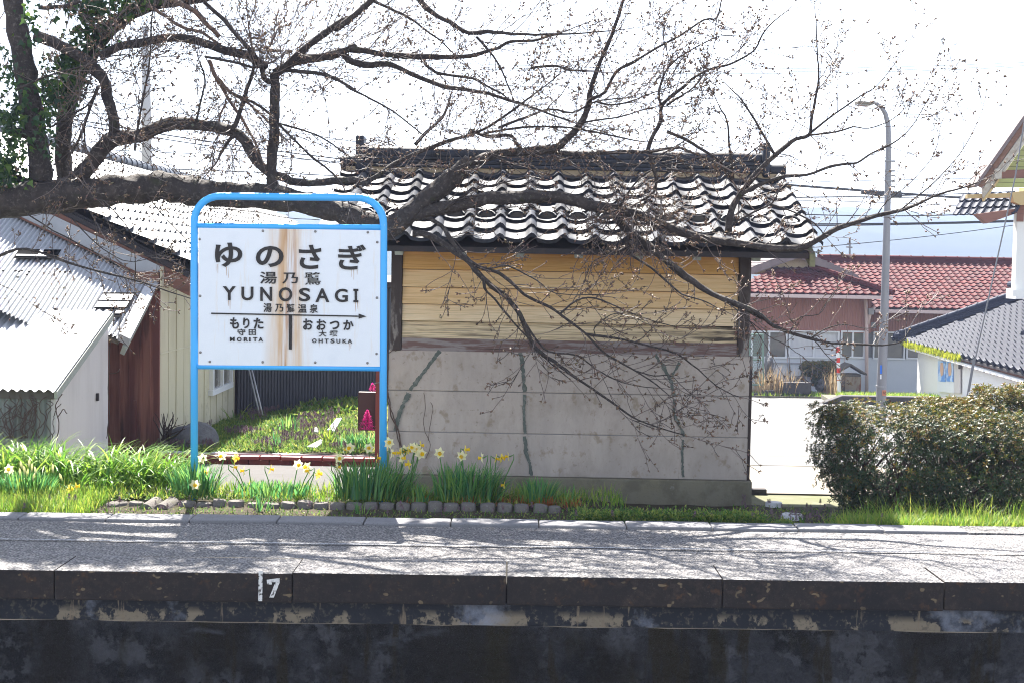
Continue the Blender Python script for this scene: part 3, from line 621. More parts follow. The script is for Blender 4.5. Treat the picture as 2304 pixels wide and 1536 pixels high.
mb.box(XW, XW+.008, y0, y1, P(395, 782, 13.8).z-.006, P(395, 782, 13.8).z+.006); mb.build('seam', tin_cream, sw)
# window in the side wall
wy0, wy1 = 15.0, 16.05; wz0, wz1 = P(478, 868, 15.45).z, P(478, 868, 15.45).z+.85
mb = MB()
for a in ((wy0, wy0+.05, wz0, wz1), (wy1-.05, wy1, wz0, wz1), ((wy0+wy1)/2-.025, (wy0+wy1)/2+.025, wz0, wz1), (wy0-.03, wy1+.03, wz0-.06, wz0), (wy0, wy1, wz1-.05, wz1)):
    mb.box(XW, XW+.05, *a)
wf = mb.build('window', white_m, house_l); mb = MB(); mb.box(XW+.005, XW+.02, wy0+.05, wy1-.05, wz0, wz1-.05); mb.build('pane', glass_m, wf)
# brown boarded end wall
b0, b1 = P(245, 900, 12.9), P(360, 900, 12.9)
mb = MB(); mb.box(b0.x, b1.x, 12.86, 12.9, -1.0, P(345, 655, 12.86).z); mb.build('end_wall', brown_wall, house_l)
mb = MB()
for k in range(1, 5): x = b0.x+(b1.x-b0.x)*k/5+.01*(k % 2); mb.box(x, x+.016, 12.85, 12.86, -1, P(345, 655, 12.86).z)
mb.box(P(300, 950, 12.85).x, P(308, 950, 12.85).x, 12.83, 12.85, -1, P(300, 900, 12.85).z)
mb.build('batten', brown_wall, house_l)
# roof
eL = P(430, 601, 13.1); rk = (2.03-1.50)/1.10
ex, ez = eL.x+.05, eL.z+.01; ry, rz = ex-3.0, ez+3.0*rk
Vr = Vector((-3.0, 0, 3.0*rk)); SLr = Vr.length
tr = tile_roof('roof_tiles', tile_silver, house_l, (ex, 13.05, ez), (0, 1, 0), Vr, 72, 14, .24, SLr/14, .030, .035, n_prof=7); smooth_by_angle(tr, 50)
mb = MB(); nrm = Vector((rk, 0, 1)).normalized()
p0 = Vector((ex-.02, 13.08, ez-.05)); p1 = p0+Vr; mb.prism([p0, p1, p1-Vector((0, 0, .07)), p0-Vector((0, 0, .07))], (0, 17.2, 0)); mb.build('roof_deck', fascia_m, house_l)
mb = MB(); p0 = Vector((ex-.05, 13.02, ez-.06)); p1 = p0+Vr
mb.prism([p0, p1, p1-Vector((0, 0, .05)), p0-Vector((0, 0, .05))], (0, .05, 0)); mb.build('verge_board', fascia_m, house_l)
mb = MB(); d1 = Vector((0, .01, -.055)); mb.prism([p0+d1, p1+d1, p1+d1-Vector((0, 0, .16)), p0+d1-Vector((0, 0, .16))], (0, .04, 0)); mb.build('verge_board', fascia_brown, house_l)
mb = MB(); d1 = Vector((-.34, .07, -.07)); mb.prism([p0+d1, p1+d1, p1+d1-Vector((0, 0, .16)), p0+d1-Vector((0, 0, .16))], (0, .03, 0)); mb.build('verge_board', fascia_grey, house_l)
mb = MB(); mb.prism([(ex-.34, 13.16, zt_-.02), (ex-3.0, 13.16, rz-.14), (ex-6, 13.16, zt_-.02), (ex-6, 13.16, -1), (ex-.34, 13.16, -1)], (0, .05, 0)); mb.build('gable_wall', fascia_brown, house_l)
mb = MB(); mb.tube([(ex+.05, 13.05, ez-.05), (ex+.05, 30, ez-.05)], .05, 8); mb.build('gutter', fascia_m, house_l)
ridge_caps('ridge_cap', tile_silver, house_l, (ry, 13.0, rz+.05), (ry, 30.2, rz+.05), .09, .3)

# white tin annex with its roof falling towards the platform
annex = thing('tin_annex', 'annex with white corrugated tin roof, holes painted as dark patches, against the tiled house gable', 'shed', (-3.9, 12.6, -.3))
B_, TL_ = P(338, 633, 13.0), P(95, 518, 13.0); A_ = P(270, 763, 11.95)
top = (TL_-B_)*1.9; down = A_-B_
nr = top.cross(down).normalized(); nr = nr if nr.z > 0 else -nr
mb = MB(); corr(mb, B_, top, down, 56, .011, nr, 6); smo = mb.build('tin_roof', tin_white, annex, smooth=True)
mb = MB(); B2 = A_+top*.30+nr*.012-down*.08; corr(mb, B2, top*.70, down*.44, 39, .011, nr, 6); mb.build('tin_roof', tin_white, annex, smooth=True)
mb = MB(); mb.prism([B_-nr*.03, B_+top-nr*.03, B_+top+down-nr*.03, B_+down-nr*.03], -nr*.03); mb.build('roof_deck', old_wood, annex)
t_, d_ = top.normalized(), down.normalized()
mb = MB(); mb.prism([B_-t_*.12+nr*.03, B_-t_*.12+nr*.03+Vector((0, .0, .15)), B_+top+nr*.03+Vector((0, 0, .15)), B_+top+nr*.03], Vector((0, .012, 0))); mb.build('flashing', tin_white, annex)
mb = MB(); mb.prism([B_-t_*.10+nr*.012, B_-t_*.10+nr*.03, B_+top+nr*.03, B_+top+nr*.012], -Vector((0, .02, 0))); mb.build('flashing_edge', fascia_brown, annex)
mb = MB(); c = B_-t_*.03; mb.obox(c+down*.5+nr*.012, d_*(down.length/2), t_*.05, nr*.035); mb.build('verge_board', tin_white, annex)
mb = MB(); mb.obox(c+down*.5-nr*.05+Vector((.02, 0, -.03)), d_*(down.length/2+.02), t_*.02, nr*.04); mb.build('verge_board', rafter_m, annex)
def onroof(x, y):
    d = ray(x, y); t = (B_-CAM).dot(nr)/d.dot(nr); return CAM+d*t
def opening(q, slats):  # near-black sheets laid over the tin paint the darkness inside holes
    b = MB(); ps = [onroof(*p)+nr*.026 for p in q]; b.prism(ps, nr*.004); o = b.build('hole_shade_patch', hole_shade_m, annex)
    b = MB()
    for s in slats:
        ps = [onroof(*p)+nr*.032 for p in s]; b.prism(ps, nr*.006)
    if slats: b.build('slat', tin_white, o)
def zz4(*a): return [(x/4.518, 380+y/4.518) for x, y in a]
opening(zz4((185,845),(615,850),(560,940),(130,938)), [zz4((160,905),(480,910),(470,925),(150,920)), zz4((400,850),(440,850),(420,905),(380,905))])
opening(zz4((1035,1285),(1375,1285),(1290,1445),(945,1445)), [zz4((1030,1310),(1345,1310),(1320,1370),(995,1370)), zz4((985,1385),(1300,1385),(1268,1440),(950,1440))])
opening(zz4((1180,1450),(1265,1450),(1215,1536),(1140,1536)), [zz4((1170,1475),(1250,1475),(1235,1505),(1155,1505))])
for x, y in ((150,1068),(185,1072),(215,1066),(285,1075),(265,1105),(20,1065),(600,1075),(650,1078),(700,1074),(170,1130)):
    opening(zz4((x-14,y-6),(x+16,y-8),(x+12,y+8),(x-12,y+7)), [])
mb = MB(); mb.box(P(258, 720, 12.5).x-2.2, P(258, 720, 12.5).x-.3, 12.2, 12.85, -1, .86); mb.build('annex_body', old_wood, annex)

# low lean-to in front of it
lean = thing('lean_to', 'low lean-to with white corrugated roof and pale tin side, in front of the brown boards', 'shed', (-4.0, 10.5, -.3))
XS = -3.37; n0, n1 = P(125, 866, 10.5), P(256, 705, 11.86)
zL0, zL1 = n0.z, n1.z+.0
mb = MB(); mb.prism([(XS, 10.5, -.9), (XS, 11.85, -.9), (XS, 11.85, zL1-.06), (XS, 10.5, zL0-.05)], (-.05, 0, 0)); mb.build('side_wall', tin_wall, lean)
mb = MB(); corr(mb, (XS-3.2, 10.5, -.9), (3.2, 0, 0), (0, 0, zL0+.86), 42, .016, (0, -1, 0), 6); mb.build('front_wall', tin_old, lean, smooth=True)
mb = MB(); mb.box(XS-3.2, XS-.01, 10.46, 10.53, zL0-.10, zL0-.03); mb.build('eave_beam', old_wood, lean)
O_ = Vector((XS+.03, 10.38, zL0-.03)); D_ = Vector((0, 1.5, (zL1-zL0)*1.5/1.36)); nl = Vector((0, -D_.z, D_.y)).normalized()
mb = MB(); corr(mb, O_+Vector((-3.3, 0, 0)), (3.3, 0, 0), D_, 50, .011, nl, 6); mb.build('tin_roof', tin_white, lean, smooth=True)
mb = MB(); mb.obox(O_+D_*.5-nl*.045+Vector((-.005, 0, 0)), (.012, 0, 0), D_*.49, nl*.03); mb.build('verge_board', rafter_m, lean)
mb = MB(); mb.box(XS, XS+.02, 11.5, 11.53, P(235, 890, 11.5).z-.04, P(235, 890, 11.5).z+.02); mb.build('hook', fascia_m, lean)

# dark tin wall closing the garden
dark = thing('charcoal_building', 'building clad in charcoal ribbed tin closing the back of the little garden', 'building', (-2.3, 16.5, -.6))
mb = MB(); mb.grid(lambda u, v: (-3.19+2.1*u, 16.5-(.012 if int(u*118) % 2 else 0), -1.2+2.45*v), 118, 1); mb.build('ribbed_wall', tin_dark, dark)
mb = MB(); mb.box(-3.19, -1.08, 16.53, 22, -1.2, 1.2); mb.build('building_body', tin_dark, dark)
mb = MB(); mb.box(-3.19, -1.04, 16.45, 22.1, 1.25, 1.32); mb.build('roof', fascia_m, dark, bevel=.01)
for a, b in (((560, 828), (585, 935)), ((566, 828), (590, 928))):
    mb = MB(); p, q = P(*a, 15.9), P(*b, 15.6); q2 = q+(q-p)*.25; mb.tube([p-(q-p)*.6, q2], .010, 6)
    tag(mb.build('stay_rod', mat('zinc rod', (.42, .42, .44), .4, .5, metal=.6), org=q2, smooth=True), 'thin pale steel rod leaning before the charcoal wall, %s of two' % ('left' if a[0] == 560 else 'right'), 'rod')

# garden bed: soil mound, brick edge
gm = MB()
def gard(u, v):
    Y = 12.45+4.03*v; x0 = XW; x1 = -.98-.35*v; x = x0+(x1-x0)*u
    return (x, Y, -.15-.12*v*(1-u)+.13*v*u+.03*noise.noise(Vector((x*3, Y*3, 0))))
def gardz(x, Y):
    v = (Y-12.45)/4.03; x1 = -.98-.35*v; u = max(0, min(1, (x-XW)/(x1-XW))); return gard(u, v)[2]
gm.grid(gard, 24, 36); tag(gm.build('garden_soil', soil_m, org=(-2, 12.5, -.1), smooth=True), kind='structure')
edge = thing('brick_edging', 'low red brick edging with a pale cap along the front of the little garden', 'edging', (-2.1, 12.4, -.26))
ex0, ex1 = P(350, 1030, 12.38).x, P(866, 1040, 12.38).x; zt2, zb2 = P(650, 1026, 12.38).z, P(650, 1046, 12.38).z-.02
n = 11; w = (ex1-ex0)/n
mb = MB()
for i in range(n):
    a = ex0+w*i; j = random.uniform(-.006, .006); mb.box(a+.004, a+w-.004, 12.36+j, 12.48, zt2-.035, zt2+random.uniform(-.002, .002))
mb.build('cap_brick', brick_cap, edge, bevel=.006)
mb = MB()
for i in range(-1, n):
    a, c = max(ex0, ex0+w*(i+.45)), min(ex1, ex0+w*(i+1.45)); mb.box(a+.003, c-.003, 12.385+random.uniform(-.003, .003), 12.47, zb2-.05, zt2-.037)
mb.build('brick_course', brick_m, edge, bevel=.004)
mb = MB(); mb.box(ex0, ex1, 12.44, 12.56, zt2-.1, zt2+.012); mb.build('mortar_strip', stone_white, edge)
# maroon board on a post
bd = thing('maroon_board', 'plain dark maroon board on a rust red post at the garden corner', 'board', (P(848, 1000, 12.3).x, 12.3, -.2))
mb = MB(); a, c = P(806, 880, 12.33), P(846, 968, 12.33); mb.box(a.x, c.x, 12.32, 12.345, c.z, a.z); mb.build('panel', sign_brown, bd, bevel=.008)
mb = MB(); a, c = P(846, 826, 12.3), P(852.5, 1040, 12.3); mb.box(a.x, c.x, 12.285, 12.312, c.z-.1, a.z); mb.build('post', post_red, bd, bevel=.003)
mb = MB(); mb.tube([P(x, y, 12.2) for x, y in ((836, 868), (845, 861), (860, 858), (868, 860), (878, 872), (886, 900))], .004, 5); mb.build('wire', wire_grey, bd, smooth=True)
# flat stones
for k, (q, l) in enumerate((([(690,1003),(712,1005),(728,990),(722,986)], 'nearest slanting pale slab among the purple weeds'), ([(736,965),(752,967),(769,938),(756,940)], 'farthest long pale flat stone half sunk in weeds'), ([(706,968),(716,970),(716,961),(708,960)], 'smallest pale flat stone left of the long one'))):
    zq = gardz(-1.75, 13.2)+.035 if k == 0 else gardz(-1.8, 14.3)+.04
    ps = [G(x, y, zq) for x, y in q]; mb = MB(); mb.prism(ps, (0, 0, -.025)); tag(mb.build('flat_stone', stone_white, org=ps[0], bevel=.008), l, 'stone', 'pale flat stones in the garden')
# dark stone mound by the cream wall
mb = MB(); c = P(425, 1000, 12.9); mb.ball((c.x, 12.95, -.18), (.30, .25, .22), 18, 12, .35, 3); tag(mb.build('mound_stone', rock_m, org=(c.x, 12.95, -.2), smooth=True), 'rounded dark stone against the cream wall behind the left sign post', 'rock')
# concrete edging logs
gy = 9.02
def log(x0, x1, yt, yb, ltext):
    a, b = P(x0, yt, gy-.06), P(x1, yt, gy-.06); r = (b.x-a.x)/2*.97; c = Vector(((a.x+b.x)/2, gy-.06+r*.9, 0)); mb = MB()
    zt = P((x0+x1)/2, yt, gy+r).z; tl = random.uniform(-.05, .05)
    mb.tube([(c.x, c.y, -.14), (c.x+tl*.1, c.y, zt-.008), (c.x+tl*.12, c.y-.0, zt)], [r, r, r*.88], 16, jit=.06)
    o = mb.build('edging_block', log_m, org=(c.x, c.y, -.06)); smooth_by_angle(o, 45)
    tag(o, ltext, 'edging block', 'concrete edging blocks along the flower bed')
mid = 'upright round concrete edging block in the row before the daffodils'
L = [(229,284,1125,1155,'wide double concrete edging block, leftmost of the row'),(284,320,1124,1155,'upright concrete edging block beside the wide double one'),(399,438,1123,1155,'pale topped edging block just right of the fallen pair'),
     (438,475,1126,1155,mid),(474,506,1119,1155,'edging block standing a little taller than its neighbours under the yellow daffodil'),(510,547,1121,1155,mid),(553,590,1126,1155,mid),(590,628,1127,1155,mid),(628,665,1125,1155,mid),(665,702,1122,1155,mid),(704,739,1126,1155,mid),(739,775,1127,1155,mid),(776,814,1127,1155,mid),(816,850,1126,1155,mid),(851,886,1127,1155,mid),(888,922,1127,1155,mid),(923,959,1127,1155,mid),(961,995,1124,1155,mid),(996,1033,1128,1155,mid),(1035,1070,1127,1155,mid),(1080,1116,1128,1155,mid),(1117,1153,1128,1155,mid),(1156,1191,1130,1155,mid),(1198,1232,1130,1155,'second edging block from the right end of the row'),(1233,1262,1134,1155,'lowest edging block, at the right end of the row')]
for a in L: log(*a)
for (xa, ya), (xb, yb), l in (((327, 1150), (353, 1133), 'fallen edging block lying tilted, left of the fallen pair'), ((362, 1150), (388, 1133), 'fallen edging block lying tilted, right of the fallen pair')):
    mb = MB(); p, q = P(xa, ya, gy-.14), P(xb, yb, gy+.06); mb.tube([p, q, q+(q-p)*.05], [.05, .05, .042], 16, jit=.05); o = mb.build('edging_block', log_m, org=p); smooth_by_angle(o, 45)
    tag(o, l, 'edging block', 'concrete edging blocks along the flower bed')
# stepping stones right of the shed
for x, y, rx, l in ((1741, 1129, 19, 'round white stepping stone farther from the platform'), (1782, 1156, 25, 'round white stepping stone nearer the platform')):
    c = G(x, y, -.15); mb = MB(); r = rx/3200*c.y; mb.tube([(c.x, c.y, -.25), (c.x, c.y, -.156), (c.x, c.y, -.148)], [r, r, r*.94], 24)
    o = mb.build('stepping_stone', stone_white, org=(c.x, c.y, -.12)); smooth_by_angle(o, 40); tag(o, l, 'stepping stone', 'white stepping stones right of the shed')
mb = MB(); c = G(1708, 1112, -.19); mb.box(c.x-.05, c.x+.07, 10.98, 11.05, -.25, -.155); tag(mb.build('paving_edge_stone', kerb_dark, org=(c.x, 11, -.2), bevel=.01), 'short dark edging stone between shed corner and beige paving', 'kerb')
# ------------------------------------------------------------------ right: street, houses, lamp
ZG = gz(40)
redh = thing('red_tiled_house', 'long low house with red glazed tile roof and red brown siding across the road', 'house', (P(1850, 880, 40).x, 40, ZG))
YH = 40.0; YW2 = 41.6
def wx(x, Y=YH): return P(x, 780, Y).x
def wz(y, x=1850, Y=YH): return P(x, y, Y).z
lx0, lx1 = wx(1600), wx(1960); rx_0, rx_1 = wx(1960, YW2), wx(2420, YW2)
mb = MB(); mb.box(lx0, lx1, YH, 48, ZG-.3, wz(880)); mb.box(lx1, rx_1, YW2, 48, ZG-.3, wz(882, 2020, YW2)); mb.build('footing', foundation_m, redh)
mb = MB(); mb.box(lx0+.03, lx1-.03, YH+.03, 48, wz(880), wz(805)); mb.box(lx1-.03, rx_1, YW2+.03, 48, wz(882, 2020, YW2), wz(805, 2020, YW2)); mb.build('lower_wall', wall_pale, redh)
mb = MB()
for x in (wx(1772), wx(1900)): mb.box(x, x+.02, YH+.018, YH+.031, wz(880), wz(805))
for x in (wx(2076, YW2),): mb.box(x, x+.02, YW2+.018, YW2+.031, wz(880, 2020, YW2), wz(805, 2020, YW2))
mb.build('panel_joint', gutter_m, redh)
mb = MB(); nb = 54
def ribw(x0, x1, Y, z0, z1, n): mb.grid(lambda u, v: (x0+(x1-x0)*u, Y-(.018 if round(u*n*3) % 3 == 0 else 0), z0+(z1-z0)*v), n*3, 1)
ribw(lx0, lx1-.02, YH+.03, wz(748), wz(655), 62); ribw(lx1, rx_1, YW2+.03, wz(748, 2020, YW2), wz(685, 2020, YW2), 80); mb.build('siding', siding_red, redh)
mb = MB(); mb.box(lx0+.1, lx1-.06, YH+.12, 47.9, wz(810), wz(655)); mb.box(lx1-.06, rx_1, YW2+.12, 47.9, wz(810), wz(685, 2020, YW2)); mb.build('inner_wall', foundation_m, redh)
def window(x0, x1, y0, y1, Y, n, cur=None, dark=False):
    X0, X1, Z0, Z1 = wx(x0, Y), wx(x1, Y), wz(y1, (x0+x1)/2, Y), wz(y0, (x0+x1)/2, Y); b = MB(); t = .045
    b.box(X0, X1, Y-.03, Y+.05, Z1-t, Z1); b.box(X0, X1, Y-.05, Y+.05, Z0, Z0+t)
    b.box(X0, X0+t, Y-.03, Y+.05, Z0+t, Z1-t); b.box(X1-t, X1, Y-.03, Y+.05, Z0+t, Z1-t)
    for i in range(1, n): x = X0+(X1-X0)*i/n; b.box(x-t/2, x+t/2, Y-.02, Y+.05, Z0+t, Z1-t)
    f = b.build('window', white_m, redh); b = MB(); b.box(X0+t, X1-t, Y+.06, Y+.075, Z0+t, Z1-t)
    b.build('pane', curtain_m if cur else glass_m, f)
window(1690, 1771, 744, 805, YH+.03, 2); window(1774, 1888, 744, 805, YH+.03, 2, True); window(1891, 1946, 744, 805, YH+.03, 2)
window(1964, 2036, 746, 808, YW2+.03, 1); window(2039, 2130, 746, 808, YW2+.03, 2); window(2140, 2260, 746, 808, YW2+.03, 2)
# right wing roof
ye, yr = 40.8, 44.6; e0 = P(2060, 694, ye); r0_ = P(2060, 590, yr); Vv2 = Vector((0, yr-ye, r0_.z-e0.z)); S2 = Vv2.length
x00 = P(1900, 690, ye).x
o = tile_roof('roof_tiles', tile_red, redh, (x00, ye, e0.z), (1, 0, 0), Vv2, 42, 15, .208, S2/15, .030, .028, n_prof=7, jit=.006); smooth_by_angle(o, 50)
mb = MB(); p0 = Vector((x00, ye+.03, e0.z-.05)); mb.prism([p0, p0+Vv2, p0+Vv2-Vector((0, 0, .06)), p0-Vector((0, 0, .06))], (8.7, 0, 0)); mb.prism([(x00, yr, r0_.z-.06), (x00, 48.4, e0.z-.05), (x00, 48.4, e0.z-.1), (x00, yr, r0_.z-.12)], (8.7, 0, 0)); mb.build('roof_deck', old_wood, redh)
mb = MB(); mb.box(x00, x00+8.7, yr-.12, yr+.12, r0_.z-.02, r0_.z+.08); mb.build('ridge_course', tile_red, redh)
ridge_caps('ridge_cap', tile_red, redh, (x00, yr, r0_.z+.11), (x00+8.7, yr, r0_.z+.11), .085, .37, 8)
mb = MB(); mb.box(P(1968, 690, ye).x, x00+8.7, ye-.09, ye, e0.z-.14, e0.z-.05); mb.build('gutter', gutter_m, redh)
# left wing: skirt roof under a grey gable
ye2, yr2 = 38.9, 40.6; e2 = P(1840, 661, ye2); r2 = P(1800, 603, yr2); V3 = Vector((0, yr2-ye2, r2.z-e2.z)); S3 = V3.length
xc = P(1790, 600, yr2).x; half = P(2008, 655, ye2).x-xc
o = tile_roof('roof_tiles', tile_red, redh, (xc-half, ye2, e2.z), (1, 0, 0), V3, int(2*half/.205), 8, .205, S3/8, .030, .028, inside=lambda u, v: v < (min(u, 2*half-u))*.95+.15, n_prof=7, jit=.006); smooth_by_angle(o, 50)
mb = MB(); top_h = half-(S3*1.0); mb.prism([(xc-half, ye2+.03, e2.z-.04), (xc+half, ye2+.03, e2.z-.04), (xc+top_h, yr2, r2.z-.04), (xc-top_h, yr2, r2.z-.04)], (0, 0, -.06))
mb.prism([(xc+half, ye2+.03, e2.z-.04), (xc+half, 44, e2.z-.04), (xc+top_h, 44, r2.z-.04), (xc+top_h, yr2, r2.z-.04)], (0, 0, -.06)); mb.build('roof_deck', tile_red, redh)
ridge_caps('hip_cap', tile_red, redh, (xc+top_h-.1, yr2-.05, r2.z+.06), (xc+half+.02, ye2-.05, e2.z+.07), .085, .27, 8)
mb = MB(); mb.box(xc-half, xc+half, ye2-.09, ye2, e2.z-.12, e2.z-.03); mb.build('gutter', gutter_m, redh)
mb = MB(); mb.prism([(xc-half+.1, ye2+.05, e2.z-.11), (xc-half+.1, YH+.2, e2.z-.11), (xc-half+.1, YH+.2, e2.z-.06), (xc-half+.1, ye2+.05, e2.z-.06)], (2*half-.2, 0, 0)); mb.build('soffit', siding_red, redh)
yg = 40.3; pk = P(1797, 563, yg); el = P(1928, 618, yg); dx = el.x-pk.x; dz = el.z-pk.z
mb = MB()
for s in (1, -1):
    a = Vector((pk.x, yg, pk.z)); b = Vector((pk.x+s*dx, yg, el.z)); q = [a, b, b-Vector((0, 0, .12)), a-Vector((0, 0, .15))]; mb.prism(q if s == 1 else q[::-1], (0, 5.5, 0))
    for k in range(1, 9):
        f = k/9; c = a+(b-a)*f; mb.obox(c+Vector((0, 2.7, .012)), (b-a)*.05+Vector((0, 0, .012)), (0, 2.7, 0), (0, 0, .012))
mb.build('gable_roof', tile_brown, redh)
mb = MB(); mb.prism([(pk.x-dx*.8, yg+.35, el.z-.05), (pk.x+dx*.8, yg+.35, el.z-.05), (pk.x, yg+.35, pk.z-.15)], (0, .1, 0)); mb.build('gable_wall', plaster_m, redh)
mb = MB()
for s in (1, -1):
    a = Vector((pk.x, yg-.03, pk.z-.02)); b = Vector((pk.x+s*dx*1.03, yg-.03, el.z-.04)); q = [a, b, b-Vector((0, 0, .16)), a-Vector((0, 0, .2))]; mb.prism(q if s == 1 else q[::-1], (0, .06, 0))
mb.build('barge_board', tile_brown, redh)
ridge_caps('ridge_cap', tile_brown, redh, (pk.x, yg-.05, pk.z+.06), (pk.x, yg+5.5, pk.z+.06), .09, .4, 8)
for pts in (((1947, 668), (1949, 700), (1950, 745), (1950, 882)), ((1968, 690), (1958, 704), (1952, 730))):
    mb = MB(); mb.tube([P(x, y, YH-.08) for x, y in pts], .05, 8); mb.build('downpipe', gutter_m, redh, smooth=True)
mb = MB(); a = P(1960, 700, YH-.15); mb.box(a.x-.07, a.x+.07, YH-.2, YH-.05, a.z-.1, a.z+.07); mb.build('rain_hopper', foundation_m, redh)
mb = MB(); a, c = P(1958, 725, YW2), P(1968, 738, YW2); mb.box(a.x, c.x, YW2-.15, YW2, c.z, a.z); mb.build('meter_box', foundation_m, redh)
# aerial behind the roof
an = thing('roof_aerial', 'thin cross shaped roof aerial standing behind the red tiled roof', 'aerial', P(1912, 582, 46)); mb = MB()
mb.tube([P(1912, 590, 46), P(1912, 538, 46)], .03, 6); mb.build('mast', wire_grey, an); mb = MB()
mb.tube([P(1904, 556, 46), P(1918, 557, 46)], .025, 6); mb.tube([P(1906, 548, 46), P(1916, 549, 46)], .02, 6); mb.build('crossbar', wire_grey, an)
# verge in front
def gflat(name, q, m, dz, kind='structure', lab=None, cat=None, h=None):
    ps = []
    for x, Y in q: p = P(x, 800, Y); ps.append(Vector((p.x, Y, gz(Y)+dz)))
    b = MB()
    b.prism(ps, (0, 0, -(h or .01)))
    o = b.build(name, m, org=ps[0]); return tag(o, lab, cat, kind=kind)
gflat('lawn', [(1640, 36.5), (2330, 36.5), (2330, 39.9), (1640, 39.9)], earth_m, .06, h=.1)
kz = gz(31.9); mb = MB()
def onY(x, y, Y): return P(x, y, Y)
a, b, c, d = P(1822, 905, 32.5), P(1868, 893, 33.4), P(2150, 899, 33.4), P(2150, 917, 32.2)
zk = gz(32.4)
mb.prism([(a.x, 32.2, zk), (b.x, 32.5, zk+.17), (c.x, 32.5, zk+.17), (c.x, 32.2, zk), ], (0, .0, -.1)); mb.v = []; mb.f = []; mb.m = []
mb.add([(a.x, 32.2, zk-.05), (b.x, 32.2, zk+.22), (c.x+1, 32.2, zk+.22), (c.x+1, 32.2, zk-.05), (a.x, 32.5, zk-.05), (b.x, 32.5, zk+.22), (c.x+1, 32.5, zk+.22), (c.x+1, 32.5, zk-.05)], [(0, 3, 2, 1), (4, 5, 6, 7), (0, 1, 5, 4), (1, 2, 6, 5), (2, 3, 7, 6), (0, 4, 7, 3)])
tag(mb.build('kerb', kerb_dark, org=(a.x, 32.2, zk), bevel=.02), kind='structure')
gflat('lawn', [(1868, 32.5), (2250, 32.5), (2250, 36.6), (1850, 36.6)], earth_m, .12, h=.2)
for q, l in ((((1690, 896), (1746, 896), (1746, 886), (1690, 885)), 'short dark kerb stone by the road, just right of the shed'), (((1718, 884), (1743, 887), (1740, 879), (1722, 877)), 'small slanting stone block above the short kerb stone'), (((1763, 868), (1826, 868), (1826, 860), (1763, 859)), 'long flat dark slab in front of the round bush')):
    Y = 36.8; p0, p1 = P(*q[0], Y), P(*q[1], Y); z1 = P(*q[3], Y).z; mb = MB(); mb.box(p0.x, p1.x, Y, Y+.5, p0.z-.2, z1); tag(mb.build('kerb_stone', kerb_dark, org=p0, bevel=.02), l, 'stone', 'stone blocks on the verge')
for x, y, rx, ry, s, l in ((1848, 866, 15, 14, 1, 'grey boulder right of the round bush'), (1805, 855, 22, 10, 5, 'low dark flat rock left of the round bush'), (1730, 818, 10, 24, 9, 'tall dark standing stone behind the wire gate'), (1915, 882, 16, 6, 14, 'low pale rock at the foot of the little well house')):
    c = P(x, y, 37.6); k = 37.6/3200; mb = MB(); mb.ball(c, (rx*k, .25, ry*k), 14, 10, .55, s); tag(mb.build('rock', rock_m, org=c-Vector((0, 0, ry*k))), l, 'rock')
# low white panel fence
pf = thing('panel_fence', 'low pale panel fence in front of the white house wall', 'fence', P(1770, 845, 39.2)); mb = MB(); a, c = P(1738, 817, 39.2), P(1806, 846, 39.2); mb.box(a.x, c.x, 39.2, 39.24, c.z, a.z); mb.build('panel', wall_pale, pf)
mb = MB(); mb.box(a.x-.02, c.x+.02, 39.17, 39.25, a.z, a.z+.03); mb.build('top_rail', foundation_m, pf)
for x in (a.x, (a.x+c.x)/2, c.x): mb = MB(); mb.box(x-.02, x+.02, 39.165, 39.2, c.z-.2, a.z-.001); mb.build('post', foundation_m, pf)
# well house
wh = thing('well_house', 'little rusty tin well house with a dark gabled roof beside the red and white pole', 'hut', P(1920, 878, 38.2)); Y = 38.2
a, c = P(1902, 846, Y), P(1937, 880, Y); mb = MB()
n = 14; mb.grid(lambda u, v: (a.x+(c.x-a.x)*u, Y-(.012 if int(u*n*2+.01) % 2 else 0), c.z+(a.z-c.z)*v), n*2, 1); mb.build('tin_front', rust_tin, wh)
mb = MB(); mb.box(a.x+.01, c.x-.01, Y+.01, Y+.5, c.z-.1, a.z+.06); mb.build('body', old_wood, wh)
p, e1, e2_ = P(1916, 818, Y-.15), P(1887, 834, Y-.15), P(1951, 840, Y-.15); mb = MB()
for e in (e1, e2_): q = [p, e, e-Vector((0, 0, .05)), p-Vector((0, 0, .05))]; mb.prism(q if e is e1 else q[::-1], (0, .8, 0))
mb.build('roof', old_wood, wh)
# red and white snow pole
sp = thing('marker_pole', 'red and white banded marker pole on the verge across the road', 'pole', P(1888, 891, 36.4)); Y = 36.4
ysb = [781, 792, 804, 815, 827, 838]; xs_ = 1885.5
for i in range(5):
    mb = MB(); x = 1885.5+i*.3; mb.tube([P(x, ysb[i+1], Y), P(x, ysb[i], Y)], .047, 10); mb.build('band', red_m if i % 2 == 0 else white_m, sp, smooth=False)
mb = MB(); mb.tube([P(1888.5, 893, Y), P(1887, 838, Y)], .045, 10); mb.build('pole', white_m, sp); mb = MB(); mb.tube([P(1887.5, 843, Y), P(1887.3, 838, Y)], .06, 10); mb.build('collar', foundation_m, sp)
mb = MB(); mb.tube([P(1887.5, 855, Y), P(1887.3, 853, Y)], .05, 10); mb.build('reflector', orange_m, sp)
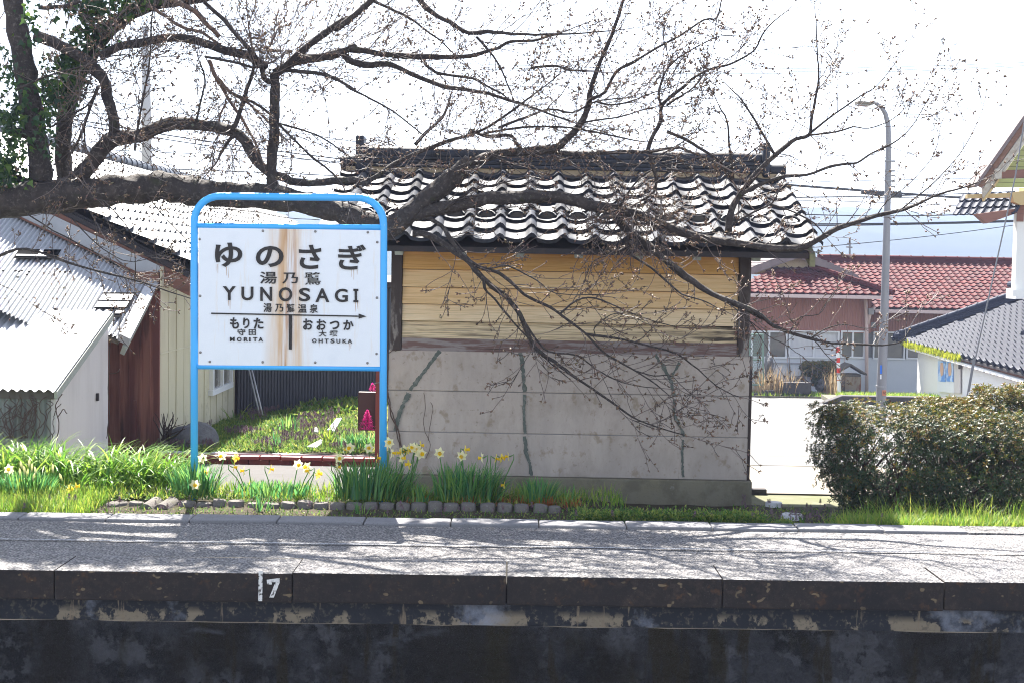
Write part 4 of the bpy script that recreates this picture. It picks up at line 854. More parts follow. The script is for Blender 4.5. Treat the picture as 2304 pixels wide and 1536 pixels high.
# wire gate
gt = thing('wire_gate', 'greenish chain-link gate seen just right of the shed post', 'gate', P(1703, 865, 37)); Y = 37.0
mb = MB()
for a, b in (((1686, 866), (1686, 752)), ((1717, 866), (1717, 752)), ((1686, 752), (1717, 753)), ((1686, 865), (1717, 865)), ((1686, 808), (1717, 809))): mb.tube([P(*a, Y), P(*b, Y)], .025, 6)
mb.build('gate_frame', wire_mesh_m, gt); mb = MB()
for k in range(-10, 12):
    for s in (1, -1):
        pts = []
        for t in range(30):
            y = 754+110*t/29; x = 1686+k*5+s*(y-754)*.5
            if 1686 <= x <= 1717: pts.append(P(x, y, Y+.01*s))
        if len(pts) > 1: mb.tube([pts[0], pts[-1]], .006, 3)
mb.build('chain_link', wire_mesh_m, gt)
# street lamp
YLp = 21.8
lp = thing('street_lamp', 'tall galvanised street lamp with a curved arm, standing beyond the hedge', 'street lamp', (P(1982, 990, YLp).x, YLp, gz(YLp)))
base = P(1980.5, 995, YLp)
pts = [base, P(1983, 880, YLp), P(1990, 700, YLp), P(1997, 450, YLp), P(1999.5, 320, YLp), P(1998, 280, YLp), P(1992, 256, YLp), P(1982, 240, YLp), P(1968, 232, YLp), P(1956, 231, YLp)]
mb = MB(); mb.tube(pts, [.080, .077, .063, .050, .044, .04, .036, .03, .027, .027], 14); mb.build('pole', pole_m, lp, smooth=True)
mb = MB(); c = P(1943, 233, YLp); mb.obox(c, (.115, 0, -.006), (0, .11, 0), (0, 0, .022)); hd = mb.build('lamp_head', lamp_m, lp, bevel=.015); mb = MB(); mb.obox(c-Vector((.01, 0, .03)), (.09, 0, -.004), (0, .085, 0), (0, 0, .012)); mb.build('lens', glass_m, hd)
for y in (363, 385, 395, 408, 420):
    mb = MB(); c = P(1998.3, y, YLp); mb.tube([c-Vector((0, 0, .01)), c+Vector((0, 0, .01))], .058, 12); mb.obox(c+Vector((.08, 0, 0)), (.022, 0, 0), (0, .02, 0), (0, 0, .012)); mb.build('clamp_band', foundation_m, lp)
mb = MB(); c = P(1982.5, 868, YLp); mb.tube([c-Vector((0, 0, .012)), c+Vector((0, 0, .012))], .084, 14); mb.build('pole_joint', foundation_m, lp)
def plate(x0, x1, y0, y1, m, off, name):
    b = MB(); q = [P(x0, y0, YLp+off), P(x1, y0, YLp+off), P(x1, y1, YLp+off), P(x0, y1, YLp+off)]; b.prism(q[::-1], (0, .012, 0)); return b.build(name, m, lp)
plate(1985.5, 1994, 877, 889, orange_m, -.10, 'number_plate'); b_ = bpy.context
plate(1980.5, 1984.5, 821, 840, blue_m, -.092, 'sticker'); plate(1980.5, 1983.5, 842, 852, white_m, -.092, 'sticker')
# digits on the little plate
mb = MB()
for x0, x1, y0, y1 in ((1987, 1987.8, 880, 886), (1987, 1989.4, 880, 880.9), (1989, 1989.8, 880, 886), (1990.6, 1992.8, 880, 880.9), (1992.1, 1992.9, 880, 883), (1990.6, 1992.8, 882.7, 883.4), (1990.6, 1991.3, 883, 886), (1990.6, 1992.9, 885.3, 886)):
    mb.prism([P(x0, y1, YLp-.102), P(x1, y1, YLp-.102), P(x1, y0, YLp-.102), P(x0, y0, YLp-.102)], (0, .0015, 0))
mb.build('plate_digits', letter, lp)

# black tiled wing at the far right, its eave running away from us
wing = thing('black_tiled_building', 'low building with blue black tiled hip roof and white wall at the right edge', 'building', (10.6, 32, -2))
fa, ne = P(2036, 768, 38), P(2304, 834, 26.6)
Uv = (fa-ne); Le = Uv.length; Uv.normalize(); Up_ = Vector((Uv.y, -Uv.x, 0)).normalized()
sl_ = Vector((Up_.x, Up_.y, .50)).normalized(); ne2 = ne-Uv*2.4; NCw = int((Le+2.4)/.52)
hipd = lambda u, v: v < ((Le+2.4)-u)*1.02+.1
o = tile_roof('roof_tiles', tile_grey, wing, ne2, Uv, sl_, NCw, 19, .52, .158, .085, .035, inside=hipd, n_prof=7); smooth_by_angle(o, 50)
mb = MB(); dn = Vector((0, 0, -.05)); ft = ne2+Uv*(Le+2.3); hp = ft-Uv*2.9+sl_*2.95
mb.prism([ne2+dn, ft+dn, hp+dn, ne2+sl_*2.95+dn], (0, 0, -.05)); mb.prism([ft+dn, hp+dn, hp+Up_*1+Uv*.3+dn, ft+Up_*5+dn], (0, 0, -.05)); mb.build('roof_deck', fascia_m, wing)
hip0, hip1 = ft+Uv*.12-Up_*.1+Vector((0, 0, .02)), hp+Vector((0, 0, .1))
for k in range(3):
    mb = MB(); a, c = hip0+Vector((0, 0, .03+.045*k)), hip1+Vector((0, 0, .0+.045*k)); d = (c-a).normalized(); s_ = d.cross(Vector((0, 0, 1))).normalized()
    mb.obox((a+c)/2, (c-a)/2, s_*(.12-.015*k), Vector((0, 0, .017))); mb.build('hip_course', tile_grey, wing)
ridge_caps('hip_cap', tile_grey, wing, hip0+Vector((0, 0, .20)), hip1+Vector((0, 0, .17)), .085, .30, 10)
mb = MB(); mb.ball(hip0+Vector((-.05, .05, .12)), (.16, .16, .13), 10, 8, .3, 4); mb.build('hip_end_tile', tile_grey, wing)
n_e = round(Le/.52)
for i in range(n_e+8):
    p = ne2+Uv*(.52*(i+.83))+Vector((0, 0, -.005)); mb = MB(); mb.tube([p-sl_*.03, p+sl_*.02], .07, 10); mb.build('eave_end_tile', tile_grey, wing)
in_ = Up_*.28
wa, wb = ne2+in_, fa+in_-Uv*.35
def vq(b, p, q, z0, z1, t): p, q = Vector(p), Vector(q); p.z = q.z = z0; n = Up_*t; h = Vector((0, 0, z1-z0)); b.add([p, q, q+h, p+h, p+n, q+n, q+n+h, p+n+h], [(0, 1, 2, 3), (5, 4, 7, 6), (4, 0, 3, 7), (1, 5, 6, 2), (3, 2, 6, 7), (4, 5, 1, 0)])
zE = fa.z-.06
mb = MB(); vq(mb, wa, wb, -3.2, zE-.2, .15); mb.build('white_wall', wall_white, wing)
mb = MB(); vq(mb, wa-Up_*.03, wb-Up_*.03, zE-.2, zE-.05, .2); mb.build('eave_beam', fascia_brown, wing)
mb = MB(); vq(mb, ne2+Up_*.02, fa+Up_*.02-Uv*.1, zE-.13, zE-.07, .12); mb.build('soffit', wall_white, wing)
mb = MB(); pillar = P(2113, 830, 36.0); mb.box(pillar.x-.06, pillar.x+.13, 35.9, 36.1, P(2113, 868, 36).z, zE-.1); mb.build('gate_pillar', fascia_brown, wing)
mb = MB(); mb.box(pillar.x-.12, pillar.x-.062, 35.88, 36.1, P(2113, 868, 36).z, zE-.12); mb.build('gate_pillar', white_m, wing)
gw = thing('poster_board', 'notice board with two pale blue posters on the white wall under the black tiled eave', 'poster board', P(2128, 870, 35))
def wallpt(x, y, off):               # point of the white wall plane seen at a pixel
    d = ray(x, y); n = Up_; p0 = wa-n*off; return CAM+d*((p0-CAM).dot(n)/d.dot(n))
def wp(name, q, off, m, root, th=.02):
    b = MB(); b.prism([wallpt(x, y, off) for x, y in q], Up_*th); return b.build(name, m, root)
wp('board', [(2109, 806), (2146, 812), (2146, 884), (2109, 880)], .06, white_m, gw, .05)
for x0, x1 in ((2111, 2127), (2129, 2144.5)):
    o = wp('poster', [(x0, 810+(x0-2111)*.15), (x1, 812.5+(x0-2111)*.15), (x1, 858), (x0, 857)], .075, poster_m, gw, .01)
    cx = (x0+x1)/2
    wp('figure', [(cx-3, 816), (cx+2, 815), (cx+4, 828), (cx+3, 842), (cx-2, 846), (cx-4, 832)], .080, poster_skin, o, .003)
wp('wall_panel', [(2146, 802), (2160, 805), (2160, 884), (2146, 884)], .05, tin_wall, wing, .03)
wp('vent', [(2156, 812), (2160, 812.5), (2160, 829), (2156, 829)], .065, fascia_m, wing, .015)
wp('sign_strip', [(2172, 806), (2187, 811), (2187, 815), (2172, 809)], .02, blue_m, wing, .015)
# moss in the gutter
ms = NB(); n = 900; u = rng.uniform(0, 1, n); pts = np.array([tuple(fa*(1-t)+ne*t+Vector((0, 0, -.10))-Up_*.06) for t in u*.58]); pts += rng.normal(0, .02, (n, 3))*np.array([1, 1, 1.3])
v, f = blade(1.0, .10, 3); ms.put(v, f, rot_axis(rng.uniform(0, 6.28, n), np.abs(rng.normal(0, .5, n))), pts, rng.uniform(.06, .15, n)); tag(ms.build('gutter_moss', moss_m, org=fa), 'bright yellow green moss growing along the gutter of the black tiled eave', 'moss', kind='stuff')
# station building gable, upper right
st = thing('gabled_building', 'old building at the right edge with flaking pale bargeboards and yellow green gable boards', 'building', (9.6, 26, -2)); YB = 25.5
def bz(x, y): return (2000+x/5.118, 220+y/5.118)
def BP(x, y, d=0): return P(*bz(x, y), YB+d)
def pr(name, q, d, th, m): b = MB(); b.prism([BP(*p, d) for p in q][::-1], (0, th, 0)); return b.build(name, m, st)
pr('roof', [(985, 1010), (1015, 1030), (1900, -212), (1890, -270)], -.46, .5, tile_brown)
pr('barge_board', [(1030, 1015), (1075, 1040), (1900, -100), (1900, -210)], -.40, .06, barge_dark)
pr('barge_board', [(1085, 1045), (1090, 1165), (1175, 1090), (1230, 960), (1900, 20), (1900, -95)], -.36, .07, barge_pale)
pr('barge_trim', [(1090, 1168), (1100, 1195), (1270, 960), (1268, 930)], -.40, .10, ochre_m)
pr('barge_trim', [(1310, 850), (1340, 855), (1900, 40), (1900, -20)], -.38, .10, barge_pale)
pr('bracket', [(1226, 820), (1300, 820), (1300, 935), (1226, 935)], -.45, .3, barge_pale)
pr('gable_boards', [(1345, 850), (1900, 820), (1900, 45)], -.02, .1, soffit_m)
pr('tie_beam', [(1290, 840), (1900, 810), (1900, 920), (1290, 930)], -.14, .12, fascia_brown)
pr('soffit_board', [(1240, 935), (1900, 925), (1900, 1030), (1210, 1030)], -.20, .15, soffit_m)
pr('purlin', [(905, 1115), (1430, 1098), (1430, 1150), (905, 1160)], -.25, .12, ochre_m)
pr('purlin', [(1415, 1090), (1900, 1050), (1900, 1200), (1520, 1240), (1440, 1200)], -.30, .2, ochre_m)
pr('upper_wall', [(1500, 1040), (1900, 1035), (1900, 1480), (1500, 1480)], .05, .2, wall_white)
w1, w2 = P(2290, 480, YB), P(2291, 652, YB); mb = MB(); mb.box(w1.x, w1.x+3, YB, YB+.2, w2.z, w1.z); mb.build('white_wall', wall_white, st)
mb = MB(); mb.box(w1.x-.06, w1.x+3, YB-.08, YB, w2.z-.12, w2.z); mb.build('wall_trim', wall_white, st)
mb = MB(); mb.box(w1.x-.02, w1.x+.1, YB-.03, YB, w1.z-.15, w1.z+.2); mb.build('corner_post', fascia_brown, st)
# little tiled canopy
ca, cb = P(2192, 479, YB-.5), P(2292, 480, YB-.5); Vc = Vector((.55, 0, .28)).normalized()
o = tile_roof('canopy_tiles', tile_grey, st, ca+Vector((0, 1.2, 0)), Vector((.72, -1.0, 0)).normalized(), Vector((.35, .6, .42)).normalized(), 8, 3, .17, .26, .035, .03, n_prof=7)
mb = MB(); q = [P(2198, 482, YB-.3), P(2222, 503, YB-.3), P(2288, 480, YB-.3), P(2288, 470, YB-.3)]; mb.prism(q[::-1], (0, .25, 0)); mb.build('canopy_soffit', fascia_brown, st)
# ornate ridge end of the wing beside it
o = P(2278, 662, 30.5); mb = MB(); mb.box(o.x, o.x+3, 30.3, 30.9, o.z-.1, o.z+.12)
mb.build('ridge_wall', wall_white, wing); mb = MB()
for k in range(9): c = o+Vector((.06+.16*k, -.05, .2)); mb.tube([c-Vector((0, .2, 0)), c+Vector((0, .4, 0))], .07, 10)
mb.build('ridge_row', tile_grey, wing)
# guy wire
gwi = thing('guy_wire', 'thin grey guy wire slanting down past the black tiled roof', 'wire', P(2180, 872, 24)); mb = MB()
mb.tube([P(2318, 195, 24), P(2284, 400, 24), P(2180, 872, 24), P(2172, 905, 24)], .012, 6); mb.build('wire', wire_grey, gwi); mb = MB(); mb.tube([P(2192, 806, 24), P(2179, 880, 24)], .022, 8); mb.build('sleeve', wire_grey, gwi)
# cables
def cable(pts, Y, r, lab, m=cable_m, n=14):
    q = []
    for i in range(len(pts)-1):
        for k in range(n): t = k/n; q.append(tuple(pts[i][j]+(pts[i+1][j]-pts[i][j])*t for j in (0, 1)))
    q.append(pts[-1])
    if len(pts) == 3:
        (x0, y0), (x1, y1), (x2, y2) = pts
        q = [(x0+(x2-x0)*t, y0*(t-.5)*(t-1)*2+y1*(-4)*t*(t-1)+y2*t*(t-.5)*2) for t in [k/30 for k in range(31)]]
    mb = MB(); mb.tube([P(x, y, Y) for x, y in q], r, 5, cap=False); tag(mb.build('power_cable', m, org=P(*q[0], Y)), lab, 'cable', 'overhead cables')
w_hi = 'one of the thin overhead wires high in the white sky behind the branches'
for a in (((300, 95), (1500, 152), (2330, 140)), ((300, 103), (1500, 159), (2330, 147)), ((300, 107), (1500, 163), (2330, 150))): cable(a, 60, .014, w_hi, wire_grey)
w_lo = 'one of the overhead cables bundled in front of the hazy hill on the right'
cable(((1500, 395), (1790, 430), (2400, 462)), 52, .045, 'thickest black overhead cable with a splice box on it')
for a, r in ((((1400, 438), (1800, 443), (2400, 425)), .02), (((1400, 440), (1900, 446), (2400, 436)), .016), (((1500, 462), (1850, 486), (2400, 470)), .02), (((1500, 500), (1900, 504), (2400, 492)), .03), (((1500, 508), (1900, 507), (2400, 495)), .02), (((1700, 566), (1950, 540), (2330, 500)), .014), (((1500, 420), (1900, 408), (2300, 400)), .012), (((1500, 452), (2000, 455), (2400, 480)), .014), (((1500, 358), (2000, 350), (2330, 335)), .008), (((1500, 365), (2000, 357), (2330, 342)), .008)): cable(a, 52, r, w_lo)
w_lf = 'one of the overhead cables running behind the cherry limbs on the left'
for a, r in ((((40, 245), (500, 340), (1200, 398)), .024), (((40, 255), (500, 350), (1200, 408)), .02), (((40, 370), (500, 390), (1200, 418)), .02), (((40, 330), (500, 356), (1200, 392)), .014), (((-20, 180), (400, 270), (1000, 350)), .014), (((-20, 60), (500, 130), (1000, 170)), .014)): cable(a, 52, r, w_lf)
cb = thing('splice_box', 'long black splice box hung on the thick cable behind the lamp post', 'cable box', P(1984, 436, 51.8)); mb = MB(); a, c = P(1938, 432, 51.8), P(2028, 442, 51.8); mb.obox((a+c)/2, ((c.x-a.x)/2, 0, -.06), (0, .12, 0), (0, 0, .075)); mb.build('body', cable_m, cb, bevel=.02)
mb = MB()
for k in range(18): x = 1941+k*5; p = P(x, 431.5+(x-1938)*.045, 51.8); mb.box(p.x-.02, p.x+.02, 51.75, 51.85, p.z+.03, p.z+.07)
mb.build('fins', cable_m, cb)
# distant concrete pole at the left
up = thing('utility_pole', 'pale concrete utility pole standing far behind the cherry limbs', 'utility pole', P(331, 420, 48)); mb = MB()
mb.tube([P(331, 640, 48), P(330, 300, 48), P(328, 60, 48)], [.19, .16, .12], 12); mb.build('pole', conc_pole, up, smooth=True); mb = MB(); mb.tube([P(312, 82, 48), P(346, 84, 48)], .03, 6); mb.build('crossarm', foundation_m, up)
# hill
mb = MB()
def hill(u, v):
    x = -1300+2600*u; Y = 380+v*520; t = math.sin(min(1, v*1.15)*math.pi/2)
    h = 40+13*noise.noise(Vector((x*.004, 3, 0)))+6*noise.noise(Vector((x*.013, 8, 1)))+2.5*noise.noise(Vector((x*.06, v*9, 2)))
    h *= .93+.25*max(-1, min(1, (260-x)/700))*.3
    return (x, Y, -4+h*t+1.6*noise.noise(Vector((x*.25, Y*.2, 5)))*t)
mb.grid(hill, 420, 40); tag(mb.build('hill', hill_m, org=(0, 380, -4), smooth=True), kind='structure')
# ------------------------------------------------------------------ cherry tree
tree = thing('cherry_tree', 'old cherry tree with dark bare limbs and swelling buds spreading over the sign and shed', 'tree', (-5.1, 9.95, -.1))
limb = MB(); young = MB(); twig = MB(); buds_t, buds_d, buds_s = [], [], []
SEG = []                                # (points, radii) of every traced limb, for twigs
def smooth_path(pts, k):
    out = []; n = len(pts)
    for i in range(n-1):
        p0, p1, p2, p3 = pts[max(0, i-1)], pts[i], pts[i+1], pts[min(n-1, i+2)]
        for j in range(k):
            t = j/k; out.append(tuple(.5*((2*p1[m])+(-p0[m]+p2[m])*t+(2*p0[m]-5*p1[m]+4*p2[m]-p3[m])*t*t+(-p0[m]+3*p1[m]-3*p2[m]+p3[m])*t**3) for m in range(len(p1))))
    out.append(pts[-1]); return out
def tr_(px, r0, r1, Y0=9.75, Y1=None, mbx=None, k=3, dens=1.0, jit=.35, sub=True):
    Y1 = Y0 if Y1 is None else Y1; n = len(px)
    pts = smooth_path([(x, y, Y0+(Y1-Y0)*i/(n-1)) for i, (x, y) in enumerate(px)], k)
    s = random.uniform(0, 99); W_ = []; rr = []
    for i, (x, y, Y) in enumerate(pts):
        t = i/(len(pts)-1); r = (r0+(r1-r0)*t)
        wob = .10*noise.noise(Vector((i*.13, s, 0)))*min(1, i/6) if r0 < 10 else 0
        jx_ = (noise.noise(Vector((i*.6, s, 3)))*min(r, 4)*.5 if r > 2 else noise.noise(Vector((i*.8, s, 3)))*1.2)
        W_.append(P(x+jx_, y-jx_, Y+wob)); rr.append(max(.0032, r*(1+.12*noise.noise(Vector((i*.5, s, 9))))*Y/3200))
    n_ = 16 if r0 > 14 else (10 if r0 > 5 else (6 if r0 > 2.2 else 4))
    (mbx or limb).tube(W_, rr, n_, jit=jit if r0 > 4 else .15)
    if sub: SEG.append((W_, rr, dens))
    return W_
def z1(*a): return [(x/2.88, y/2.88) for x, y in a]
def z2(*a): return [(750+x/2.88, y/2.88) for x, y in a]
def z3(*a): return [(1500+x/2.8657, y/2.8657) for x, y in a]
def z8(*a): return [(1640+x/3.47, 500+y/3.47) for x, y in a]
# trunk out of frame and the great level limb
tk = [Vector((-5.1, 9.95, -.3)), Vector((-5.0, 9.95, .6)), Vector((-4.7, 9.9, 1.3)), Vector((-4.2, 9.85, 1.75)), P(-60, 462, 9.85)]
limb.tube(tk, [.34, .28, .23, .18, .15], 18, jit=.3)
limb.tube([Vector((-5.0, 9.95, .9)), Vector((-5.2, 10.0, 2.2)), Vector((-4.9, 10.1, 3.6)), Vector((-4.3, 9.8, 4.8)), Vector((-3.0, 9.5, 5.6)), Vector((-1.2, 9.4, 6.2))], [.22, .18, .15, .12, .08, .04], 12, jit=.3)  # upper limb added out of frame for its shadow on the platform
tr_([(-80, 462), (0, 455), (60, 450), (110, 444), (160, 440), (210, 433), (260, 428), (310, 425), (345, 418), (372, 418), (410, 428), (455, 434), (520, 440), (590, 442), (650, 452), (710, 466), (760, 478), (810, 494), (850, 508), (885, 515)], 40, 21, 9.85, 9.72, k=4, dens=.5)
tr_([(866, 522), (905, 492), (944, 460), (993, 421), (1030, 390), (1052, 370), (1058, 360)], 25, 17, 9.72, 9.66, k=4, dens=.6)
tr_([(1050, 372), (1073, 361), (1125, 347), (1165, 343), (1201, 340), (1250, 333), (1272, 315), (1291, 298), (1308, 275), (1319, 255), (1325, 230), (1328, 208), (1337, 174), (1361, 115), (1378, 75), (1392, 35), (1408, -20)], 12, 3, 9.66, 9.6)
tr_([(930, 482), (965, 474), (1028, 462), (1097, 448), (1167, 444), (1236, 443), (1292, 451), (1340, 465), (1410, 476), (1448, 489), (1507, 512), (1571, 535), (1635, 544), (1677, 550), (1726, 558), (1798, 558), (1842, 538), (1885, 514), (1928, 500), (1971, 486), (2023, 474), (2065, 460), (2114, 437), (2163, 424), (2198, 412)], 16.5, 1.3, 9.70, 9.5, dens=1.3)
# arch
tr_(z1((520,1150),(580,1070),(640,1000),(720,910),(800,890),(900,880),(1000,840),(1130,800),(1250,805),(1400,830),(1530,865),(1600,940),(1660,1040),(1730,1110),(1850,1160),(2000,1190),(2200,1170))+[(800, 408), (830, 414)], 19, 7, 9.85, 9.8, k=4)
tr_(z1((1520,870),(1470,930),(1430,1000)), 5, 3, 9.8)
# left upright, and its ivy covered companion
tr_(z1((60,-80),(90,0),(110,150),(150,350),(185,600),(230,850),(262,1050),(262,1180)), 22, 25, 9.9, 9.85, k=4, dens=.6)
tr_([(150, 430), (140, 330), (150, 250), (185, 150), (240, 75), (295, 30), (360, 6), (430, -4), (520, -30)], 20, 14, 10.4, 10.1, k=4, dens=.8)
tr_(z1((60,860),(130,855),(220,900)), 9, 10, 9.8)
tr_(z1((230,230),(320,265),(400,300),(550,390),(640,480),(690,560),(700,650),(735,760),(745,870)), 13, 12, 9.88, 9.84)
tr_(z1((250,50),(330,50),(420,40),(520,10)), 5, 4, 9.9)
tr_(z1((650,370),(760,310),(900,280),(1100,245),(1280,270),(1400,310),(1600,360),(1720,430)), 9, 9, 9.9, 9.8)
tr_(z1((640,560),(590,680),(545,820),(500,930),(430,1050),(460,1110)), 4.5, 2, 9.7)
tr_(z1((545,820),(550,920),(570,990)), 3, 1.5, 9.7)
# uprights on the arch
tr_(z1((1770,1240),(1760,1100),(1772,900),(1782,700),(1785,560),(1780,470)), 12.5, 11, 9.78, 9.75, k=4)
tr_(z1((1780,480),(1900,405),(2000,385),(2100,370),(2200,340),(2300,305))+z2((100,318),(200,330),(400,360),(600,370),(800,370),(900,360),(980,340),(1070,310),(1150,270),(1300,265),(1420,230),(1560,220),(1800,200)), 10, 1.5, 9.75, 9.6)
tr_(z1((1790,490),(1830,450),(1960,330),(2100,220),(2250,120))+z2((20,190),(200,50),(260,-10)), 8, 6, 9.75, 9.7)
tr_(z1((1775,530),(1720,520),(1690,430),(1640,350),(1560,260),(1450,130),(1330,20),(1300,-20)), 6.5, 4, 9.75, 9.6)
tr_(z2((60,350),(100,385),(200,420),(350,420),(500,480),(700,560),(850,580),(1000,610),(1130,650),(1270,690),(1400,740),(1550,790)), 8, 2, 9.72, 9.55)
tr_(z2((570,380),(620,440),(700,480),(900,510),(1000,560),(1110,620)), 4, 2, 9.66, 9.5)
tr_(z2((540,-20),(640,80),(760,150),(880,215),(1000,205),(1130,218),(1250,225),(1420,225)), 6.5, 2.5, 9.7, 9.55)
tr_(z2((230,-5),(350,50),(500,120),(600,200),(700,270),(760,330)), 3.8, 1.5, 9.7, 9.5)
tr_(z2((930,240),(1040,370),(1110,500),(1150,600)), 3, 1.5, 9.6)
tr_(z2((1280,440),(1450,430),(1520,455),(1640,460)), 3, 2.5, 9.55)
tr_(z1((1480,820),(1525,815),(1570,680),(1600,580),(1640,470),(1645,360)), 5.5, 3.5, 9.78, 9.6)
tr_(z1((1270,790),(1310,620),(1330,520),(1300,420)), 3, 1.8, 9.75)
tr_(z1((870,980),(900,780),(930,620),(970,400),(980,150),(1000,40)), 3, 2, 9.6)
tr_(z1((100,585),(200,540),(350,480),(550,430),(650,390),(750,360),(850,360)), 2.4, 1.5, 9.5)
tr_(z1((1330,370),(1500,400),(1640,440),(1720,420)), 3.2, 3, 9.6)
tr_(z1((1860,460),(2000,470),(2150,500),(2304,590))+z2((100,570),(200,620),(350,700),(450,770),(560,860)), 4.5, 1.5, 9.7, 9.5)
tr_(z1((1490,600),(1700,700),(1850,850),(2000,1000),(2150,1120),(2220,1200)), 3.5, 2, 9.7)
tr_(z1((1800,800),(1950,840),(2100,900),(2240,1000)), 2.6, 1.5, 9.65)
tr_(z1((340,820),(450,750),(560,690),(640,570)), 2.4, 1.6, 9.6)
tr_(z1((380,830),(520,740),(700,740),(860,690)), 2, 1, 9.6)
# young brown stems behind
for a, r0, r1 in ((((1130,10),(1270,80),(1350,170),(1420,240)), 6, 5), (((1355,390),(1400,500),(1480,640),(1560,760),(1640,900),(1700,1050)), 5, 3), (((1400,500),(1500,600),(1620,680),(1740,790)), 4.5, 3), (((960,45),(1080,110),(1180,180),(1300,210),(1420,290)), 4.5, 3), (((1470,660),(1430,740),(1420,800)), 3, 2)):
    tr_(z1(*a), r0, r1, 10.1, mbx=young)
# towards the shed roof
tr_(z2((180,1200),(300,1130),(400,1060),(600,970),(760,910),(900,870),(1000,825),(1130,740),(1250,650),(1330,590)), 6, 2, 9.7, 9.55)
tr_(z2((530,940),(600,860),(700,770),(740,690),(760,620)), 4.5, 2, 9.65)
tr_(z2((880,840),(970,880),(1050,885),(1150,880),(1210,960),(1260,1010)), 4.5, 4, 9.66)
tr_(z2((980,865),(1200,830),(1400,820),(1600,840),(1900,900),(2000,920)), 3, 1.5, 9.62)
tr_(z2((1070,830),(1250,760),(1400,710),(1550,730),(1700,660),(1850,640)), 3.5, 1.5, 9.62)
tr_(z2((1290,1010),(1400,985),(1600,1000),(1900,985),(2040,985),(2200,960))+z3((100,960),(200,1000),(300,1040)), 5, 2.5, 9.64, 9.5)
tr_(z2((2040,980),(2060,900),(2120,790),(2130,690),(2200,620),(2300,540))+z3((150,520),(270,450),(380,425),(480,380),(570,320),(620,220),(690,140),(780,70)), 5, 1, 9.6, 9.5)
tr_(z2((2125,700),(2110,600),(2150,470),(2230,380))+z3((100,360),(200,300),(340,235),(460,235)), 3.2, 1, 9.58)
tr_(z2((1660,645),(1760,600),(1830,470),(1950,400),(2100,310),(2250,230))+z3((240,130),(320,120),(350,20),(360,-20)), 4.5, 1.2, 9.6)
tr_(z2((1700,660),(1800,680),(1920,660),(2080,600),(2200,560)), 2.5, 1, 9.6)
tr_(z2((1590,800),(1700,780),(1850,760),(2060,700),(2200,690)), 2.5, 1, 9.6)
tr_(z2((2050,985),(2060,1050),(2090,1130),(2080,1240),(2000,1300)), 5, 3, 9.62)
tr_(z3((400,1500),(420,1350),(480,1250),(580,1120),(700,1000),(770,945),(830,900),(920,870),(930,780),(960,640),(980,480),(970,320),(965,120)), 8, 1, 9.6, 9.5)
tr_(z3((915,868),(1050,760),(1150,690),(1250,620),(1350,560),(1440,455)), 3, .9, 9.55)
tr_(z3((920,873),(1100,850),(1200,820),(1300,830),(1420,790),(1490,745)), 2.4, .9, 9.55)
tr_(z3((470,1260),(600,1190),(760,1140),(900,1130),(1040,1080),(1150,1060),(1230,1050),(1320,990),(1430,940),(1520,880),(1600,790),(1680,650)), 5, .8, 9.55, 9.45)
tr_(z3((700,1005),(600,830),(520,700),(480,640),(420,580)), 3.2, 1.2, 9.55)
tr_(z3((430,1160),(400,900),(390,780),(340,690)), 3.2, 1.5, 9.58)
tr_(z3((0,850),(120,900),(200,950),(350,1050),(420,1160)), 4, 3, 9.6)
tr_(z3((0,680),(60,640),(180,560),(260,450)), 3, 1.2, 9.6)
tr_(z3((0,1090),(200,1110),(360,1090),(480,1030),(600,940)), 3, 1.2, 9.55)
tr_(z3((1490,1370),(1600,1280),(1700,1200),(1800,1100),(1900,980),(1965,870)), 2.2, .8, 9.5)
tr_(z3((1350,1400),(1420,1300),(1560,1190),(1680,1060),(1720,1000)), 1.8, .7, 9.5)
tr_(z3((680,1320),(820,1370),(950,1440),(1010,1510)), 2.5, 1.2, 9.55)
tr_(z3((430,1440),(560,1370),(680,1310),(740,1200),(790,1210)), 2.8, 1.2, 9.56)
# falling branches over the boards and the concrete
tr_(z7((150,100),(230,110),(330,170),(420,230),(480,300),(540,360),(610,410),(680,500),(720,600),(770,680),(850,730),(900,770),(1000,840),(1120,920),(1230,1000),(1350,1050),(1490,1092)), 8, 1.2, 9.7, 9.55, dens=.9)
tr_(z7((200,10),(290,60),(340,130),(420,235),(520,280),(600,310),(700,400),(800,450),(880,500),(1000,590),(1100,690),(1240,770),(1320,820),(1415,895)), 5.5, 1.2, 9.68, 9.55)
tr_(z7((880,495),(960,430),(1050,420),(1180,470),(1300,520),(1450,560)), 2.8, .9, 9.6)
tr_(z7((500,310),(505,370),(560,430),(640,530),(740,640),(800,710),(920,810)), 3.2, 1, 9.62)
tr_(z7((430,235),(520,275),(620,260),(760,330),(860,395),(1080,402)), 2.6, .8, 9.6)
tr_(z7((690,520),(760,620),(820,680),(960,700),(1060,770),(1150,820),(1260,850),(1350,860)), 2.6, .8, 9.6)
tr_(z7((1000,595),(1180,620),(1300,650),(1450,690),(1560,770),(1650,850),(1760,905)), 3, .9, 9.6)
tr_(z7((1240,770),(1340,800),(1420,800),(1490,860),(1545,905)), 2, .8, 9.58)
tr_(z7((1050,600),(1050,560),(1130,500),(1190,500)), 1.6, .8, 9.6)
tr_(z7((1150,20),(1220,90),(1300,150),(1400,230),(1500,310),(1600,380),(1700,430),(1800,470),(1880,520))+z8((130,665),(250,730),(350,810),(480,860),(650,910),(800,940),(1000,950),(1200,960),(1350,930),(1400,850)), 9.5, 1, 9.66, 9.5, dens=1.0)
tr_(z7((1240,60),(1210,180),(1330,270),(1420,350),(1480,400),(1580,430),(1680,480)), 3.6, 1, 9.62)
tr_(z7((1100,60),(1180,130),(1130,200),(1040,240),(1000,330)), 2, .8, 9.6)
tr_(z8((480,850),(560,740),(700,720),(760,640)), 1.8, .7, 9.5)
